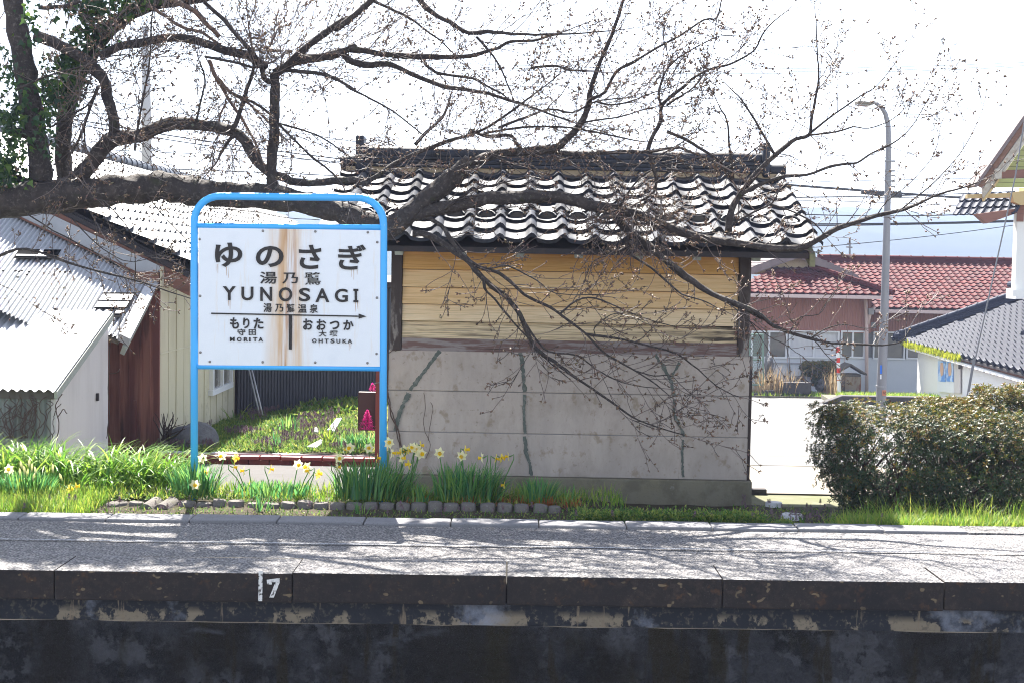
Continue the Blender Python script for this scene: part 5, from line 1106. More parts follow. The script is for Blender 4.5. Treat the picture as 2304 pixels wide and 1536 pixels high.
tr_(z8((640,905),(760,830),(900,800),(1080,830),(1170,800)), 1.8, .7, 9.5)
tr_(z8((0,640),(150,760),(260,920),(310,1000)), 2, .8, 9.52)
tr_(z8((100,720),(300,880),(430,950),(520,1010),(580,1050)), 1.6, .7, 9.52)
tr_([(1372, 350), (1430, 372), (1520, 330), (1560, 300)], 2.5, 1, 9.6)
tr_([(1390, 470), (1440, 400), (1500, 372), (1560, 360), (1620, 340)], 2.6, 1, 9.6)
tr_([(1000, 470), (1060, 430), (1120, 415), (1180, 400)], 3, 1.5, 9.62)
tr_([(0, 575), (60, 560), (150, 590), (220, 610), (300, 630), (360, 650), (430, 672)], 3.6, 1.2, 9.6)
tr_([(60, 480), (120, 520), (200, 560), (270, 600), (310, 625)], 2, 1, 9.55)
tr_([(230, 450), (270, 490), (300, 540), (305, 620)], 2, .9, 9.6)
tr_([(0, 640), (40, 660), (80, 690)], 1.5, .6, 9.6); tr_([(330, 440), (380, 500), (440, 560)], 1.8, .8, 9.7)
tr_([(160, 490), (230, 560), (300, 590), (380, 560), (420, 540)], 1.6, .7, 9.6)
tr_([(470, 470), (560, 475), (640, 490), (720, 495)], 1.6, .8, 9.65, sub=False)

# twigs and buds
def blocked(p):
    x, y = PX(p)
    if 428 < x < 880 and 425 < y < 1100 and p.y < 9.48: return True
    if p.y > 9.93 and p.z < EZ+(p.y-EY)*.43+.05 and XL-.1 < p.x < XR+.1: return True
    return p.y > 10.37 and p.z < 1.9 and p.x > -1.1
def bud(p, d, s): buds_t.append(tuple(p)); buds_d.append(tuple(d)); buds_s.append(s)
NT = [0]
def grow(p, d, L, r, lev):
    if NT[0] > 26000: return
    NT[0] += 1; n = max(3, int(L/.04)); pts = [p]; rr = [r]; q = p.copy(); dd = d.copy()
    for i in range(n):
        dd = (dd+Vector((random.gauss(0, .10), random.gauss(0, .10), random.gauss(.03, .10)))).normalized(); q = q+dd*(L/n)
        if blocked(q): break
        pts.append(q.copy()); rr.append(max(.0023, r*(1-.6*(i+1)/n)))
        if i > 0 and random.random() < .46:
            sd = (dd*.35+Vector((random.gauss(0, 1), random.gauss(0, 1), random.gauss(.2, 1))).normalized()*.9).normalized(); bl = random.uniform(.006, .022)
            if bl > .012: twig.tube([q, q+sd*bl], [.002, .0016], 3, cap=False)
            bud(q+sd*bl, sd, random.uniform(.8, 1.25))
        if lev < 2 and i > 0 and random.random() < (.52 if lev == 0 else .25):
            sd = (dd*.95+Vector((random.gauss(0, 1), random.gauss(0, .8), random.gauss(.15, 1))).normalized()*.65).normalized()
            grow(q.copy(), sd, L*random.uniform(.35, .7), rr[-1]*.75, lev+1)
    if len(pts) > 1:
        twig.tube(pts, rr, 4 if lev == 0 else 3, cap=False); bud(pts[-1], dd, random.uniform(.9, 1.35))
for W_, rr, dens in SEG:
    acc = random.uniform(0, .1)
    for i in range(1, len(W_)):
        seg = W_[i]-W_[i-1]; acc += seg.length*dens
        while acc > .070:
            acc -= .070
            if random.random() < .25: continue
            p = W_[i-1]+seg*random.random(); t = seg.normalized(); r = rr[i]
            o = Vector((random.gauss(0, 1), random.gauss(0, .8), random.gauss(.15, 1))); o = (o-t*o.dot(t)).normalized()
            d = (t*random.uniform(.35, 1.3)+o*.85).normalized(); x, y = PX(p)
            big = r > .03
            grow(p+o*r*.8, d, random.uniform(.12, .52)*(1.15 if y < 330 else .75)*(.7 if x > 1500 else 1)*(.6 if big and random.random() < .5 else 1), min(r*.55, random.uniform(.0028, .0046)), 0 if random.random() < .75 else 1)
    if rr[-1] < .012: grow(W_[-1].copy(), (W_[-1]-W_[-2]).normalized(), random.uniform(.18, .4), max(.0034, rr[-1]), 0)
    if rr[-1] < .008: bud(W_[-1], (W_[-1]-W_[-2]).normalized(), 1.2)
# twig thicket hanging by the shed eave, and branches added out of frame to shade the platform
for k in range(70):
    p = P(random.uniform(1380, 1500), random.uniform(430, 500), 9.62); grow(p, Vector((random.gauss(0, .6), random.gauss(-.2, .3), random.gauss(-.5, .5))).normalized(), random.uniform(.15, .40), .0042, 1)
for k in range(12):
    p = Vector((random.uniform(-4.6, 1.0), random.uniform(9.1, 10.6), random.uniform(4.4, 5.6))); d = Vector((random.gauss(.6, .6), random.gauss(-.2, .5), random.gauss(.2, .2))).normalized()
    limb.tube([p, p+d*.5+Vector((0, 0, .05)), p+d*1.1], [.016, .011, .005], 5)
    for j in range(5): grow(p+d*random.uniform(0, 1.1), (d+Vector((random.gauss(0, .8), random.gauss(0, .8), random.gauss(0, .8)))).normalized(), random.uniform(.2, .5), .003, 0)
tk_ = limb.build('trunk', bark, tree, smooth=True); young.build('young_stems', bark_brown, tree, smooth=True); tw = twig.build('twigs', twig_m, tree, smooth=True)
bb = NB(); T = np.array(buds_t); D = np.array(buds_d); Sz = np.array(buds_s)
for k in range(4):
    dd = D+rng.normal(0, .55 if k else .15, D.shape); dd /= np.linalg.norm(dd, axis=1)[:, None]
    keep = rng.random(len(T)) < (1, .85, .7, .45)[k]
    yaw = np.arctan2(dd[:, 0], -dd[:, 1]); tilt = np.arccos(np.clip(dd[:, 2], -1, 1))
    bb.put(BUD[0], BUD[1], rot_axis(yaw, tilt)[keep], T[keep], (Sz*rng.uniform(.016, .025, len(T)))[keep]*1.0)
bb.build('buds', bud_m, tree)
# ivy on the uprights
iv = NB()
def ivy(px, Y, n, spread):
    q = smooth_path([(x, y) for x, y in px], 8); pts = []
    for _ in range(n):
        x, y = random.choice(q); pts.append(tuple(P(x+random.gauss(0, spread), y+random.gauss(0, spread*.8), Y+random.uniform(-.16, .16))))
    n = len(pts); hv = [(0,0,0),(.38,.10,.05),(.30,.35,.02),(.16,.42,0),(0,.95,-.05),(-.16,.42,0),(-.30,.35,.02),(-.38,.10,.05)]
    iv.put(hv, [(0,1,2,3),(0,3,4,5),(0,5,6,7)], rot_axis(rng.normal(0, .9, n), np.pi/2+rng.normal(.3, .5, n), np.pi+rng.normal(0, .5, n)), pts, rng.uniform(.03, .065, n))
ivy(z1((440,-10),(560,40),(620,120),(600,220),(520,330),(420,460),(380,560),(360,650)), 10.2, 900, 24); ivy(z1((600,0),(750,20),(900,10)), 10.1, 300, 20)
ivy(z1((60,300),(70,420),(100,560),(130,680),(60,760)), 9.75, 170, 18); ivy(z1((20,780),(80,760),(100,900),(60,1050),(10,1150)), 9.75, 420, 26)
ivy(z1((170,60),(200,160),(180,260)), 9.7, 50, 12); ivy(z1((260,520),(330,560),(310,700),(280,860),(320,980)), 9.7, 160, 14); ivy(z1((400,380),(460,420),(450,560),(380,640)), 10.0, 330, 20); ivy(z1((-20,1040),(40,1130),(80,1200)), 9.75, 90, 18)
# loose ivy leaves added out of the frame to shade the platform
def shade_mass(x0, y0, x1, y1, sy, n, zc):
    q = []
    for _ in range(n):
        t = random.random(); z = zc+random.uniform(-.25, .25); X = x0+(x1-x0)*t; Y = y0+(y1-y0)*t+random.gauss(0, sy)*(.4+1.2*abs(math.sin(t*7+x0)))
        q.append((X+SV.x/SV.z*z, Y+SV.y/SV.z*z, z))
    iv.put([(0,0,0),(.38,.10,.05),(.30,.35,.02),(.16,.42,0),(0,.95,-.05),(-.16,.42,0),(-.30,.35,.02),(-.38,.10,.05)], [(0,1,2,3),(0,3,4,5),(0,5,6,7)], rot_rand(n), q, rng.uniform(.07, .12, n))
shade_mass(-4.6, 8.2, -1.3, 7.3, .13, 2600, 5.0); shade_mass(-3.4, 7.35, -1.9, 7.25, .08, 700, 4.8); shade_mass(-.6, 8.3, 1.0, 8.1, .12, 1500, 5.0); shade_mass(-1.35, 8.3, -.9, 7.7, .07, 420, 4.9)
tag(iv.build('ivy', ivy_m, org=(-3.6, 9.9, 1.9)), 'green ivy on the two left cherry trunks, with added unseen leaf masses for shade', 'ivy')
# ------------------------------------------------------------------ daffodils
def bedz(Y): return .02 if Y > gy else -.045
def clump_leaves(nb, x0, x1, ytop, Y0, Y1, n, lean=0, spread=.35, w=.013, hvar=.25, zb=None):
    zb = bedz(Y0) if zb is None else zb
    for bend in (.25, .6, 1.0):
        k = int(n*{.25: .45, .6: .35, 1.0: .2}[bend]); xs = rng.beta(1.6, 1.6, k); px = x0+(x1-x0)*(.12+.76*xs)
        Y = rng.uniform(Y0, Y1, k); base = np.array([(P(a, 1080, b).x, b, zb) for a, b in zip(px, Y)])
        h = np.array([P(x, ytop, y).z for x, y in zip(px, Y)])-zb
        h = h*(1-hvar*rng.random(k)**1.5)*(1-.35*np.abs(xs-.5)**2*2)*{.25: 1.0, .6: 1.05, 1.0: 1.15}[bend]
        yaw = np.arctan2(-( (xs-.5)*1.6+lean+rng.normal(0, spread, k)), rng.normal(0, .5, k)-.1)
        tl = -np.abs((xs-.5)*.5+lean*.6+rng.normal(0, .16, k)); v, f = blade(bend, .5, 5)
        sc3 = np.stack([np.full(k, w)*rng.uniform(.7, 1.3, k), h, h], 1)
        nb.put(v, f, rot_axis(yaw, tl), base, sc3)
def petals(c, d, s, root, mp, mc, name='flower'):
    d = Vector(d).normalized(); a = d.orthogonal().normalized(); b = d.cross(a); mb = MB(); ph = random.random()
    for k in range(6):
        t = ph+k*math.pi/3; r = a*math.cos(t)+b*math.sin(t); q = d.cross(r); bk = random.uniform(-.25, .15)
        L = s*random.uniform(.9, 1.08); w = s*.36
        mb.add([c, c+r*L*.5+q*w+d*(bk*L*.3+.002), c+r*L*.55+d*(bk*L*.3-.002), c+r*L*.5-q*w+d*(bk*L*.3+.002), c+r*L+d*bk*L], [(0, 1, 2), (0, 2, 3), (1, 4, 2), (2, 4, 3)])
    o = mb.build(name, mp, root)
    mb = MB(); n = 9; R_ = [(0, .16), (.25, .22), (.5, .25), (.62, .34)]
    vs = []
    for h, r in R_:
        for k in range(n):
            t = 2*math.pi*k/n; j = 1+(.12*random.uniform(-1, 1) if h > .6 else 0); vs.append(c+d*(h*s)+(a*math.cos(t)+b*math.sin(t))*(r*s*j))
    mb.add(vs, [(i*n+k, i*n+(k+1)%n, (i+1)*n+(k+1)%n, (i+1)*n+k) for i in range(3) for k in range(n)]+[tuple(range(n-1, -1, -1))]); mb.build('trumpet', mc, o, smooth=True)
    return o
def daffodil(lab, x0, x1, ytop, Y0, Y1, n, lean=0, flowers=(), w=.013, spread=.35, name='daffodil_clump', cat='daffodil', grp='daffodil clumps in the flower bed', zb=None):
    Y = (Y0+Y1)/2; b = P((x0+x1)/2, 1100, Y); z0 = bedz(Y0) if zb is None else zb
    t = thing(name, lab, cat, (b.x, Y, z0), grp); nb = NB(); clump_leaves(nb, x0, x1, ytop, Y0, Y1, n, lean, spread, w, zb=zb); nb.build('foliage', daff_leaf, t)
    for fl in flowers:
        mb = MB()
        x, y, kind = fl[:3]; Yf = Y0-.02+random.uniform(0, .12) if len(fl) < 4 else fl[3]; c = P(x, y, Yf)
        s = random.uniform(.036, .042)*(.75 if kind == 'b' else 1)
        if kind == 's': d = Vector((random.choice((-1, 1))*1.0, random.uniform(-.5, .3), random.uniform(-.2, .15)))
        elif kind == 'k': d = Vector((random.uniform(-.6, .6), 1, -.1))
        elif kind == 'b': d = Vector((random.uniform(-.3, .3), random.uniform(-.4, .2), 1))
        else: d = Vector((random.uniform(-.5, .5), -1, random.uniform(-.15, .25)))
        d.normalize(); yl = len(fl) > 4
        mp = petal_yel if kind in 'sy' and (yl or random.random() < .55) else petal_pale
        if kind == 'b':
            mb2 = MB(); mb2.tube([c-d*.03, c-d*.01, c+d*.01, c+d*.028], [.003, .0075, .008, .001], 7); mb2.build('flower_bud', petal_pale, t, smooth=True)
        else: petals(c, d, s, t, mp, cup_m)
        foot = Vector((b.x+(c.x-b.x)*.75, Yf+.04, z0)); nk = c-d*.035+Vector((0, 0, .012)); mb.tube([foot, foot+(nk-foot)*.5+Vector((0, .01, 0)), nk-Vector((0, 0, .03))+Vector((0, .004, 0)), nk, c-d*.012, c-d*.002], [.0038, .0036, .0034, .0032, .004, .003], 6); mb.build('flower_stalk', daff_leaf, t, smooth=True)
    return t
daffodil('daffodil clump at the foot of the left blue sign post with one deep yellow bloom', 372, 505, 1028, 9.12, 9.3, 190, .05, [(465, 1063, 'f'), (439, 1089, 'f', 9.06, 1), (456, 1030, 'k'), (499, 1024, 'f')], w=.012)
daffodil('sparse yellow green daffodil leaves with small nodding blooms midway between the sign posts', 492, 740, 1075, 9.1, 9.45, 210, .10, [(530, 1030, 's', 9.3, 1), (526, 1050, 's', 9.28, 1), (549, 1058, 's'), (608, 1054, 's'), (671, 1044, 'f'), (695, 1058, 's'), (716, 1065, 's'), (690, 1050, 'f')], w=.014, spread=.6)
daffodil('large dense daffodil clump right under the right blue sign post', 728, 950, 1024, 9.08, 9.34, 330, .22, [(758, 1050, 's'), (773, 1011, 's'), (788, 1006, 'f'), (830, 1007, 'f'), (763, 1029, 'f'), (849, 1029, 's'), (876, 995, 'f'), (883, 1018, 's'), (901, 1017, 's'), (910, 1012, 'f'), (917, 1012, 's'), (929, 1005, 'f'), (938, 1010, 'f'), (946, 1001, 's'), (947, 1020, 'f'), (904, 1030, 's'), (920, 1043, 's', 9.05, 1)])
daffodil('dense daffodil clump in front of the grey shed wall, second largest, with pale blooms', 950, 1155, 1030, 9.08, 9.36, 320, .28, [(989, 1018, 'f'), (1048, 1011, 's', 9.2, 1), (1039, 1025, 'f'), (1085, 1029, 's'), (1116, 1031, 's', 9.2, 1), (1128, 1029, 's', 9.2, 1), (1144, 1026, 's', 9.2, 1), (1135, 1090, 's', 9.1, 1)])
daffodil('low flowerless daffodil tuft near the right end of the edging blocks', 1152, 1268, 1066, 9.1, 9.28, 120, .15)
daffodil('few thin grey green daffodil leaves at the very right end of the bed', 1245, 1310, 1082, 9.1, 9.2, 14, .3, w=.010)
daffodil('small upright leaf tuft before the gap between the two dense daffodil clumps', 908, 978, 1078, 9.06, 9.1, 34, .05, w=.011)
daffodil('blue green sprout growing in front of the edging blocks below the right sign post', 782, 838, 1122, 8.84, 8.9, 13, .0, w=.011, zb=-.045)
daffodil('leaf sprout growing in front of the edging blocks between the sign posts', 562, 612, 1098, 8.84, 8.92, 22, .1, w=.010, zb=-.045)
daffodil('daffodil clump at the left edge with many half open cream buds', -30, 150, 1052, 9.1, 9.35, 240, .0, [(20, 1055, 'f'), (48, 1045, 'b'), (55, 1056, 'b'), (66, 1040, 'b'), (72, 1050, 'b'), (80, 1058, 'b'), (52, 1080, 's'), (45, 1062, 'b'), (62, 1062, 'b'), (76, 1072, 'b'), (119, 1052, 'b'), (137, 1072, 'b'), (156, 1098, 's'), (171, 1093, 's', 9.1, 1)], w=.011)
# broad arching leaves at the left
def broad(lab, x0, x1, ytop, Y0, Y1, n):
    Y = (Y0+Y1)/2; b = P((x0+x1)/2, 1080, Y); t = thing('broad_leaved_plant', lab, 'plant', (b.x, Y, 0), 'broad leaved plants at the left'); nb = NB()
    for bend in (.7, 1.3, 2.0):
        k = n//3; px = rng.uniform(x0, x1, k); Ys = rng.uniform(Y0, Y1, k); base = np.array([(P(a, 1080, c).x, c, 0.0) for a, c in zip(px, Ys)])
        h = (P((x0+x1)/2, ytop, Y).z)*rng.uniform(.65, 1.2, k)*{.7: 1.05, 1.3: 1.3, 2.0: 1.55}[bend]; v, f = blade(bend, .5, 7)
        yaw = rng.uniform(0, 6.28, k); yaw = np.where(rng.random(k) < .5, rng.normal(-1.2, .7, k), yaw)
        nb.put(v, f, rot_axis(yaw, -np.abs(rng.normal(.08, .14, k))), base, np.stack([rng.uniform(.012, .021, k), h, h], 1))
    nb.build('foliage', lily_leaf, t)
for a in (('broad leaved plant at the left edge behind the cream daffodil buds', -60, 60, 985, 9.55, 9.9, 190), ('broad leaved plant with tall tips before the mossy zinc wall', 50, 150, 985, 9.5, 9.9, 190), ('broad leaved plant in front of the pale tin lean-to side', 140, 245, 1000, 9.45, 9.9, 200), ('broad leaved plant in front of the brown boards', 235, 330, 995, 9.4, 9.85, 200), ('broad leaved plant just left of the left blue sign post', 315, 425, 1005, 9.4, 9.8, 190), ('low dark leaved plant in the hollow behind the wide edging block', 170, 330, 1062, 9.25, 9.5, 120)): broad(*a)
# ------------------------------------------------------------------ weeds and grass
def scatter(name, m, n, fn, hts, w, bends=(.4, 1.0), kind='stuff', lab=None, tilt=.3, org=(0, 9, 0), leaf=False, nbx=None, seg=3):
    nb = nbx or NB()
    for bd_ in bends:
        k = n//len(bends); b = np.array([fn() for _ in range(k)])
        if leaf: nb.put(*LEAF, rot_axis(rng.uniform(0, 6.28, k), rng.uniform(.2, 1.5, k)), b, rng.uniform(*hts, k))
        else:
            h = rng.uniform(*hts, k); v, f = blade(bd_, .5, seg); nb.put(v, f, rot_axis(rng.uniform(0, 6.28, k), -np.abs(rng.normal(0, tilt, k))), b, np.stack([w*rng.uniform(.6, 1.3, k), h, h], 1))
    if nbx is None: return tag(nb.build(name, m, org=org), lab, None, kind=kind)
U_ = random.uniform
def front_strip():
    x = U_(-3.6, 1.9); Y = py(DB+.02, x)+U_(0, .24); return (x, Y, soilz(x, Y)+U_(0, .02))
wd_ = NB()
scatter('', None, 2200, front_strip, (.010, .026), .01, leaf=True, nbx=wd_)
def bed_any():
    x = U_(-3.6, 1.1) if random.random() < .8 else U_(1.0, 1.75); Y = U_(gy+.02, 9.7) if x < .45 else py(DB+.03, x)+U_(0, .9)*max(.25, min(1, 1.2-x)); return (x, Y, soilz(x, Y)+.01+U_(0, .03))
scatter('', None, 6500, bed_any, (.014, .038), .01, leaf=True, nbx=wd_)
scatter('', None, 420, front_strip, (.03, .08), .006, bends=(.5, 1.2), nbx=wd_)
def right_weeds():
    x = U_(1.6, 3.0); Y = py(DB+.05, x)+U_(.0, 1.5); return (x, Y, soilz(x, Y)+U_(0, .03))
scatter('', None, 2600, right_weeds, (.014, .035), .01, leaf=True, nbx=wd_)
for cx in (1330, 1400, 1470, 1540, 1600, 1650):
    def humps(cx=cx): p = G(cx, 1158, -.05); return (p.x+random.gauss(0, .08), py(DB+.03, p.x)+abs(random.gauss(0, .1)), soilz(p.x, py(DB+.03, p.x))+U_(0, .075))
    scatter('', None, 900, humps, (.014, .036), .01, leaf=True, nbx=wd_)
tag(wd_.build('weeds', weed_m, org=(0, 9, 0)), 'low green weeds along the back of the platform kerb', kind='stuff')
def grass_bed():
    x = U_(-3.6, .75); return (x, U_(gy+.06, 9.6), .0)
gr_ = NB(); scatter('', None, 3600, grass_bed, (.04, .12), .006, bends=(.4, 1.0), nbx=gr_)
def grass_left():
    x = U_(-3.5, -2.58); return (x, U_(DB+.03, 9.3)+YAW*x, -.04)
scatter('', None, 5000, grass_left, (.04, .15), .005, bends=(.3, .8, 1.2), nbx=gr_)
def grass_right():
    x = U_(2.0, 3.9); t = random.random(); x = 2.05+2.0*t**.85; Y = py(DB+.05, x)+abs(random.gauss(0, .28)); return (x, Y, soilz(x, Y)-.01)
scatter('', None, 9000, grass_right, (.05, .17), .006, bends=(.3, .8, 1.3), nbx=gr_)
for cx, cy in ((2.75, 9.35), (3.05, 9.2), (3.35, 9.25), (2.45, 9.35)):
    def tuft(cx=cx, cy=cy): return (cx+random.gauss(0, .07), cy+random.gauss(0, .05), soilz(cx, cy))
    scatter('', None, 260, tuft, (.14, .30), .006, bends=(.5, 1.2), tilt=.5, nbx=gr_)
tag(gr_.build('grass', grass_m, org=(0, 9, 0)), 'bright backlit grass along the kerb', kind='stuff')
dr = NB()
def dryf(): x = random.choice((-.3, -.05, .1, .22, .3, .42, -.6)); return (x+random.gauss(0, .05), U_(gy+.05, 9.2), .0)
scatter('', None, 420, dryf, (.04, .10), .007, bends=(.6, 1.3), tilt=.6, nbx=dr); tag(dr.build('withered_leaves', dead_red, org=(0, 9, 0)), 'orange brown withered leaves at the feet of the daffodils', kind='stuff')
# purple weed heads
hd_v = []; hd_f = []
for t in range(4):
    r = .30-.05*t; z = .9-.2*t+.0; z = .35+.2*t
    for k in range(4):
        a = k*math.pi/2+t*.8; c, s = math.cos(a), math.sin(a); n0 = len(hd_v)
        hd_v += [(0, 0, z+.12), (c*r*.6-s*.13, s*r*.6+c*.13, z+.06), (c*r, s*r, z-.08), (c*r*.6+s*.13, s*r*.6-c*.13, z+.06)]; hd_f.append((n0, n0+1, n0+2, n0+3))
n0 = len(hd_v); hd_v += [(-.03, 0, -1.0), (.03, 0, -1.0), (.03, 0, .9), (-.03, 0, .9)]; hd_f.append((n0, n0+1, n0+2, n0+3))
nh = NB()
def gp(): x = U_(XW+.05, -1.1); Y = 12.5+3.9*random.random()**1.2; return (x, Y, gardz(x, Y))
pts = []
while len(pts) < 900:
    q = gp()
    if noise.noise(Vector((q[0]*2.2, q[1]*1.4, 5))) > .02 and q[0] < -1.35: pts.append((q[0], q[1], q[2]+.05))
nh.put(hd_v, hd_f, rot_axis(rng.uniform(0, 6.28, 900), np.abs(rng.normal(0, .25, 900))), pts, rng.uniform(.030, .050, 900))
p2 = [(lambda q: (q[0], q[1], q[2]+.05))(right_weeds()) for _ in range(70)]; p2 = [q for q in p2 if q[0] < 2.5]; nh.put(hd_v, hd_f, rot_axis(rng.uniform(0, 6.28, len(p2)), np.abs(rng.normal(0, .2, len(p2)))), p2, rng.uniform(.03, .05, len(p2)))
p3 = [(lambda q: (q[0], q[1], q[2]+.04))(front_strip()) for _ in range(60)]; nh.put(hd_v, hd_f, rot_axis(rng.uniform(0, 6.28, 60), np.abs(rng.normal(0, .2, 60))), p3, rng.uniform(.03, .05, 60))
tag(nh.build('purple_weeds', nettle_m, org=(0, 9, 0)), 'dull purple dead-nettle heads among the weeds', kind='stuff')
gw_ = NB()
scatter('', None, 15000, gp, (.02, .06), .01, leaf=True, nbx=gw_); scatter('', None, 5000, gp, (.04, .11), .006, bends=(.5, 1.1), nbx=gw_)
def gback(): x = U_(-2.4, -1.3); Y = U_(15.3, 16.4); return (x, Y, gardz(x, Y)+U_(0, .05))
scatter('', None, 3500, gback, (.03, .10), .008, leaf=True, nbx=gw_)
tag(gw_.build('garden_weeds', weed_m, org=(-2, 14, 0)), 'mass of weeds covering the little garden', kind='stuff')
gd = NB()
def gdry(): Y = U_(12.5, 16.4); v = (Y-12.45)/4.03; x = -.98-.35*v-abs(random.gauss(0, .16)); return (x, Y, gardz(x, Y)+.01)
scatter('', None, 5200, gdry, (.03, .10), .007, bends=(.6, 1.3), tilt=.7, nbx=gd); tag(gd.build('garden_straw', mat('straw', (.45, .42, .14), .8, .2, island=[(.34, .36, .08), (.48, .44, .16), (.5, .42, .22)], trans=.35), org=(-1.2, 14, 0)), 'yellow straw and dry grass on the sunny side of the garden', kind='stuff')
def tuftthing(name, lab, x, y, Y, h, n, m, w, cat, spread=.06, bends=(.3, .8), tilt=.35):
    p = P(x, y, Y); t = NB(); 
    for bd_ in bends:
        k = n//len(bends); b = np.array([(p.x+random.gauss(0, spread), Y+random.gauss(0, spread), p.z) for _ in range(k)]); hh = rng.uniform(h*.6, h, k); v, f = blade(bd_, .5, 4); t.put(v, f, rot_axis(rng.uniform(0, 6.28, k), -np.abs(rng.normal(0, tilt, k))), b, np.stack([w*rng.uniform(.7, 1.2, k), hh, hh], 1))
    return tag(t.build(name, m, org=p), lab, cat)
tuftthing('leaf_tuft', 'dense dark green grassy tuft beside the maroon board', 808, 1003, 12.7, .18, 180, daff_leaf, .012, 'plant', .07, tilt=.5)
tuftthing('leaf_tuft', 'slender yellow green leaf tuft between flat stone and maroon board', 740, 1000, 12.9, .24, 22, grass_m, .014, 'plant', .03)
tuftthing('leaf_tuft', 'upright blue green leaf tuft at the front of the little garden', 616, 1012, 12.7, .22, 14, daff_leaf, .014, 'plant', .03, tilt=.12)
tuftthing('leaf_tuft', 'blue green leaf tuft in the middle of the purple weeds', 645, 965, 13.8, .22, 30, daff_leaf, .014, 'plant', .05)
tuftthing('leaf_tuft', 'arching grassy tuft by the foot of the charcoal wall', 548, 960, 15.5, .42, 40, grass_m, .012, 'plant', .08, bends=(1.2, 1.8), tilt=.5)
for x, y, h, w, lab in ((826, 968, 44, 20, 'bright magenta flower spike at the foot of the maroon board'), (838, 884, 20, 10, 'small magenta flower tip peeping over the maroon board')):
    Y = 12.15 if h > 30 else 12.6; c = P(x, y, Y); k = Y/3200; n = 520 if h > 30 else 140; t = rng.random(n)**.8; a = rng.uniform(0, 6.28, n); r = (1-t)*w*k*rng.random(n)**.5
    nb = NB(); nb.put(*LEAF, rot_axis(a+np.pi/2, .7+rng.normal(0, .4, n)), np.stack([c.x+r*np.cos(a), c.y+r*np.sin(a), c.z+t*h*k], 1), rng.uniform(.014, .026, n)); th = thing('magenta_flower', lab, 'flower', c); nb.build('blossom', pink_m, th)
    mb = MB(); mb.tube([c-Vector((0, 0, .15)), c+Vector((0, 0, h*k*.9))], .005, 5); mb.build('stem', stem_m, th)
# bare shrub, vines
def vine(b, pts, Y, r, wob=2.5, off=0):
    q = smooth_path([(x, y) for x, y in pts], 6); b.tube([P(x+wob*noise.noise(Vector((i*.4, x*.1, off))), y, Y(x) if callable(Y) else Y) for i, (x, y) in enumerate(q)], r, 5)
mb = MB()
for k in range(16):
    x, y = 372+random.gauss(0, 6), 990; pts = [P(x, y, 12.6)]; d = Vector((random.gauss(.25, .3), random.gauss(-.1, .3), 1)).normalized()
    for i in range(6): d = (d+Vector((random.gauss(0, .25), random.gauss(0, .2), random.gauss(.05, .15)))).normalized(); pts.append(pts[-1]+d*.045)
    mb.tube(pts, [.008, .007, .006, .005, .004, .003, .002], 5)
tag(mb.build('bare_shrub', stem_m, org=P(375, 990, 12.6)), 'small dark leafless shrub where brown boards meet the cream wall', 'shrub')
mb = MB(); Yv = YS-.02
for a, r in ((z7((22,640),(28,740),(24,830),(35,930),(45,1000),(75,1060),(95,1150)), .005), (z7((30,690),(60,672),(70,680)), .003), (z7((22,860),(32,940),(60,1010),(72,1090),(90,1160)), .004), (z7((205,885),(212,960),(205,1050),(235,1140),(215,1210)), .0022), (z7((240,930),(250,960),(240,1030),(225,1120)), .002), (z7((30,1010),(20,1060),(30,1110)), .003)): vine(mb, a, Yv, r)
tag(mb.build('dry_vine', vine_m, org=(xl, Yv, 0)), 'thin dry creeper climbing the left edge of the concrete shed wall', 'vine')
mb = MB()
for k in range(26):
    x, y = U_(5, 120), 985; pts = [(x, y)]
    for i in range(6): x += random.gauss(0, 9); y -= U_(6, 22); pts.append((x, max(888, y)))
    vine(mb, pts, 10.44, .0032, 3, k)
for a in ([(128, 990), (132, 950), (126, 910), (140, 885)], [(130, 940), (142, 920), (150, 930)], [(240, 985), (246, 930), (244, 860), (247, 790), (250, 750)], [(246, 840), (262, 838), (270, 830)]): vine(mb, a, lambda x: 10.42 if x < 200 else 11.7, .004, 2, 3)
tag(mb.build('dry_vine', vine_m, org=(-4, 10.44, -.2)), 'tangle of dry creepers over the mossy zinc wall and lean-to corner', 'vine')

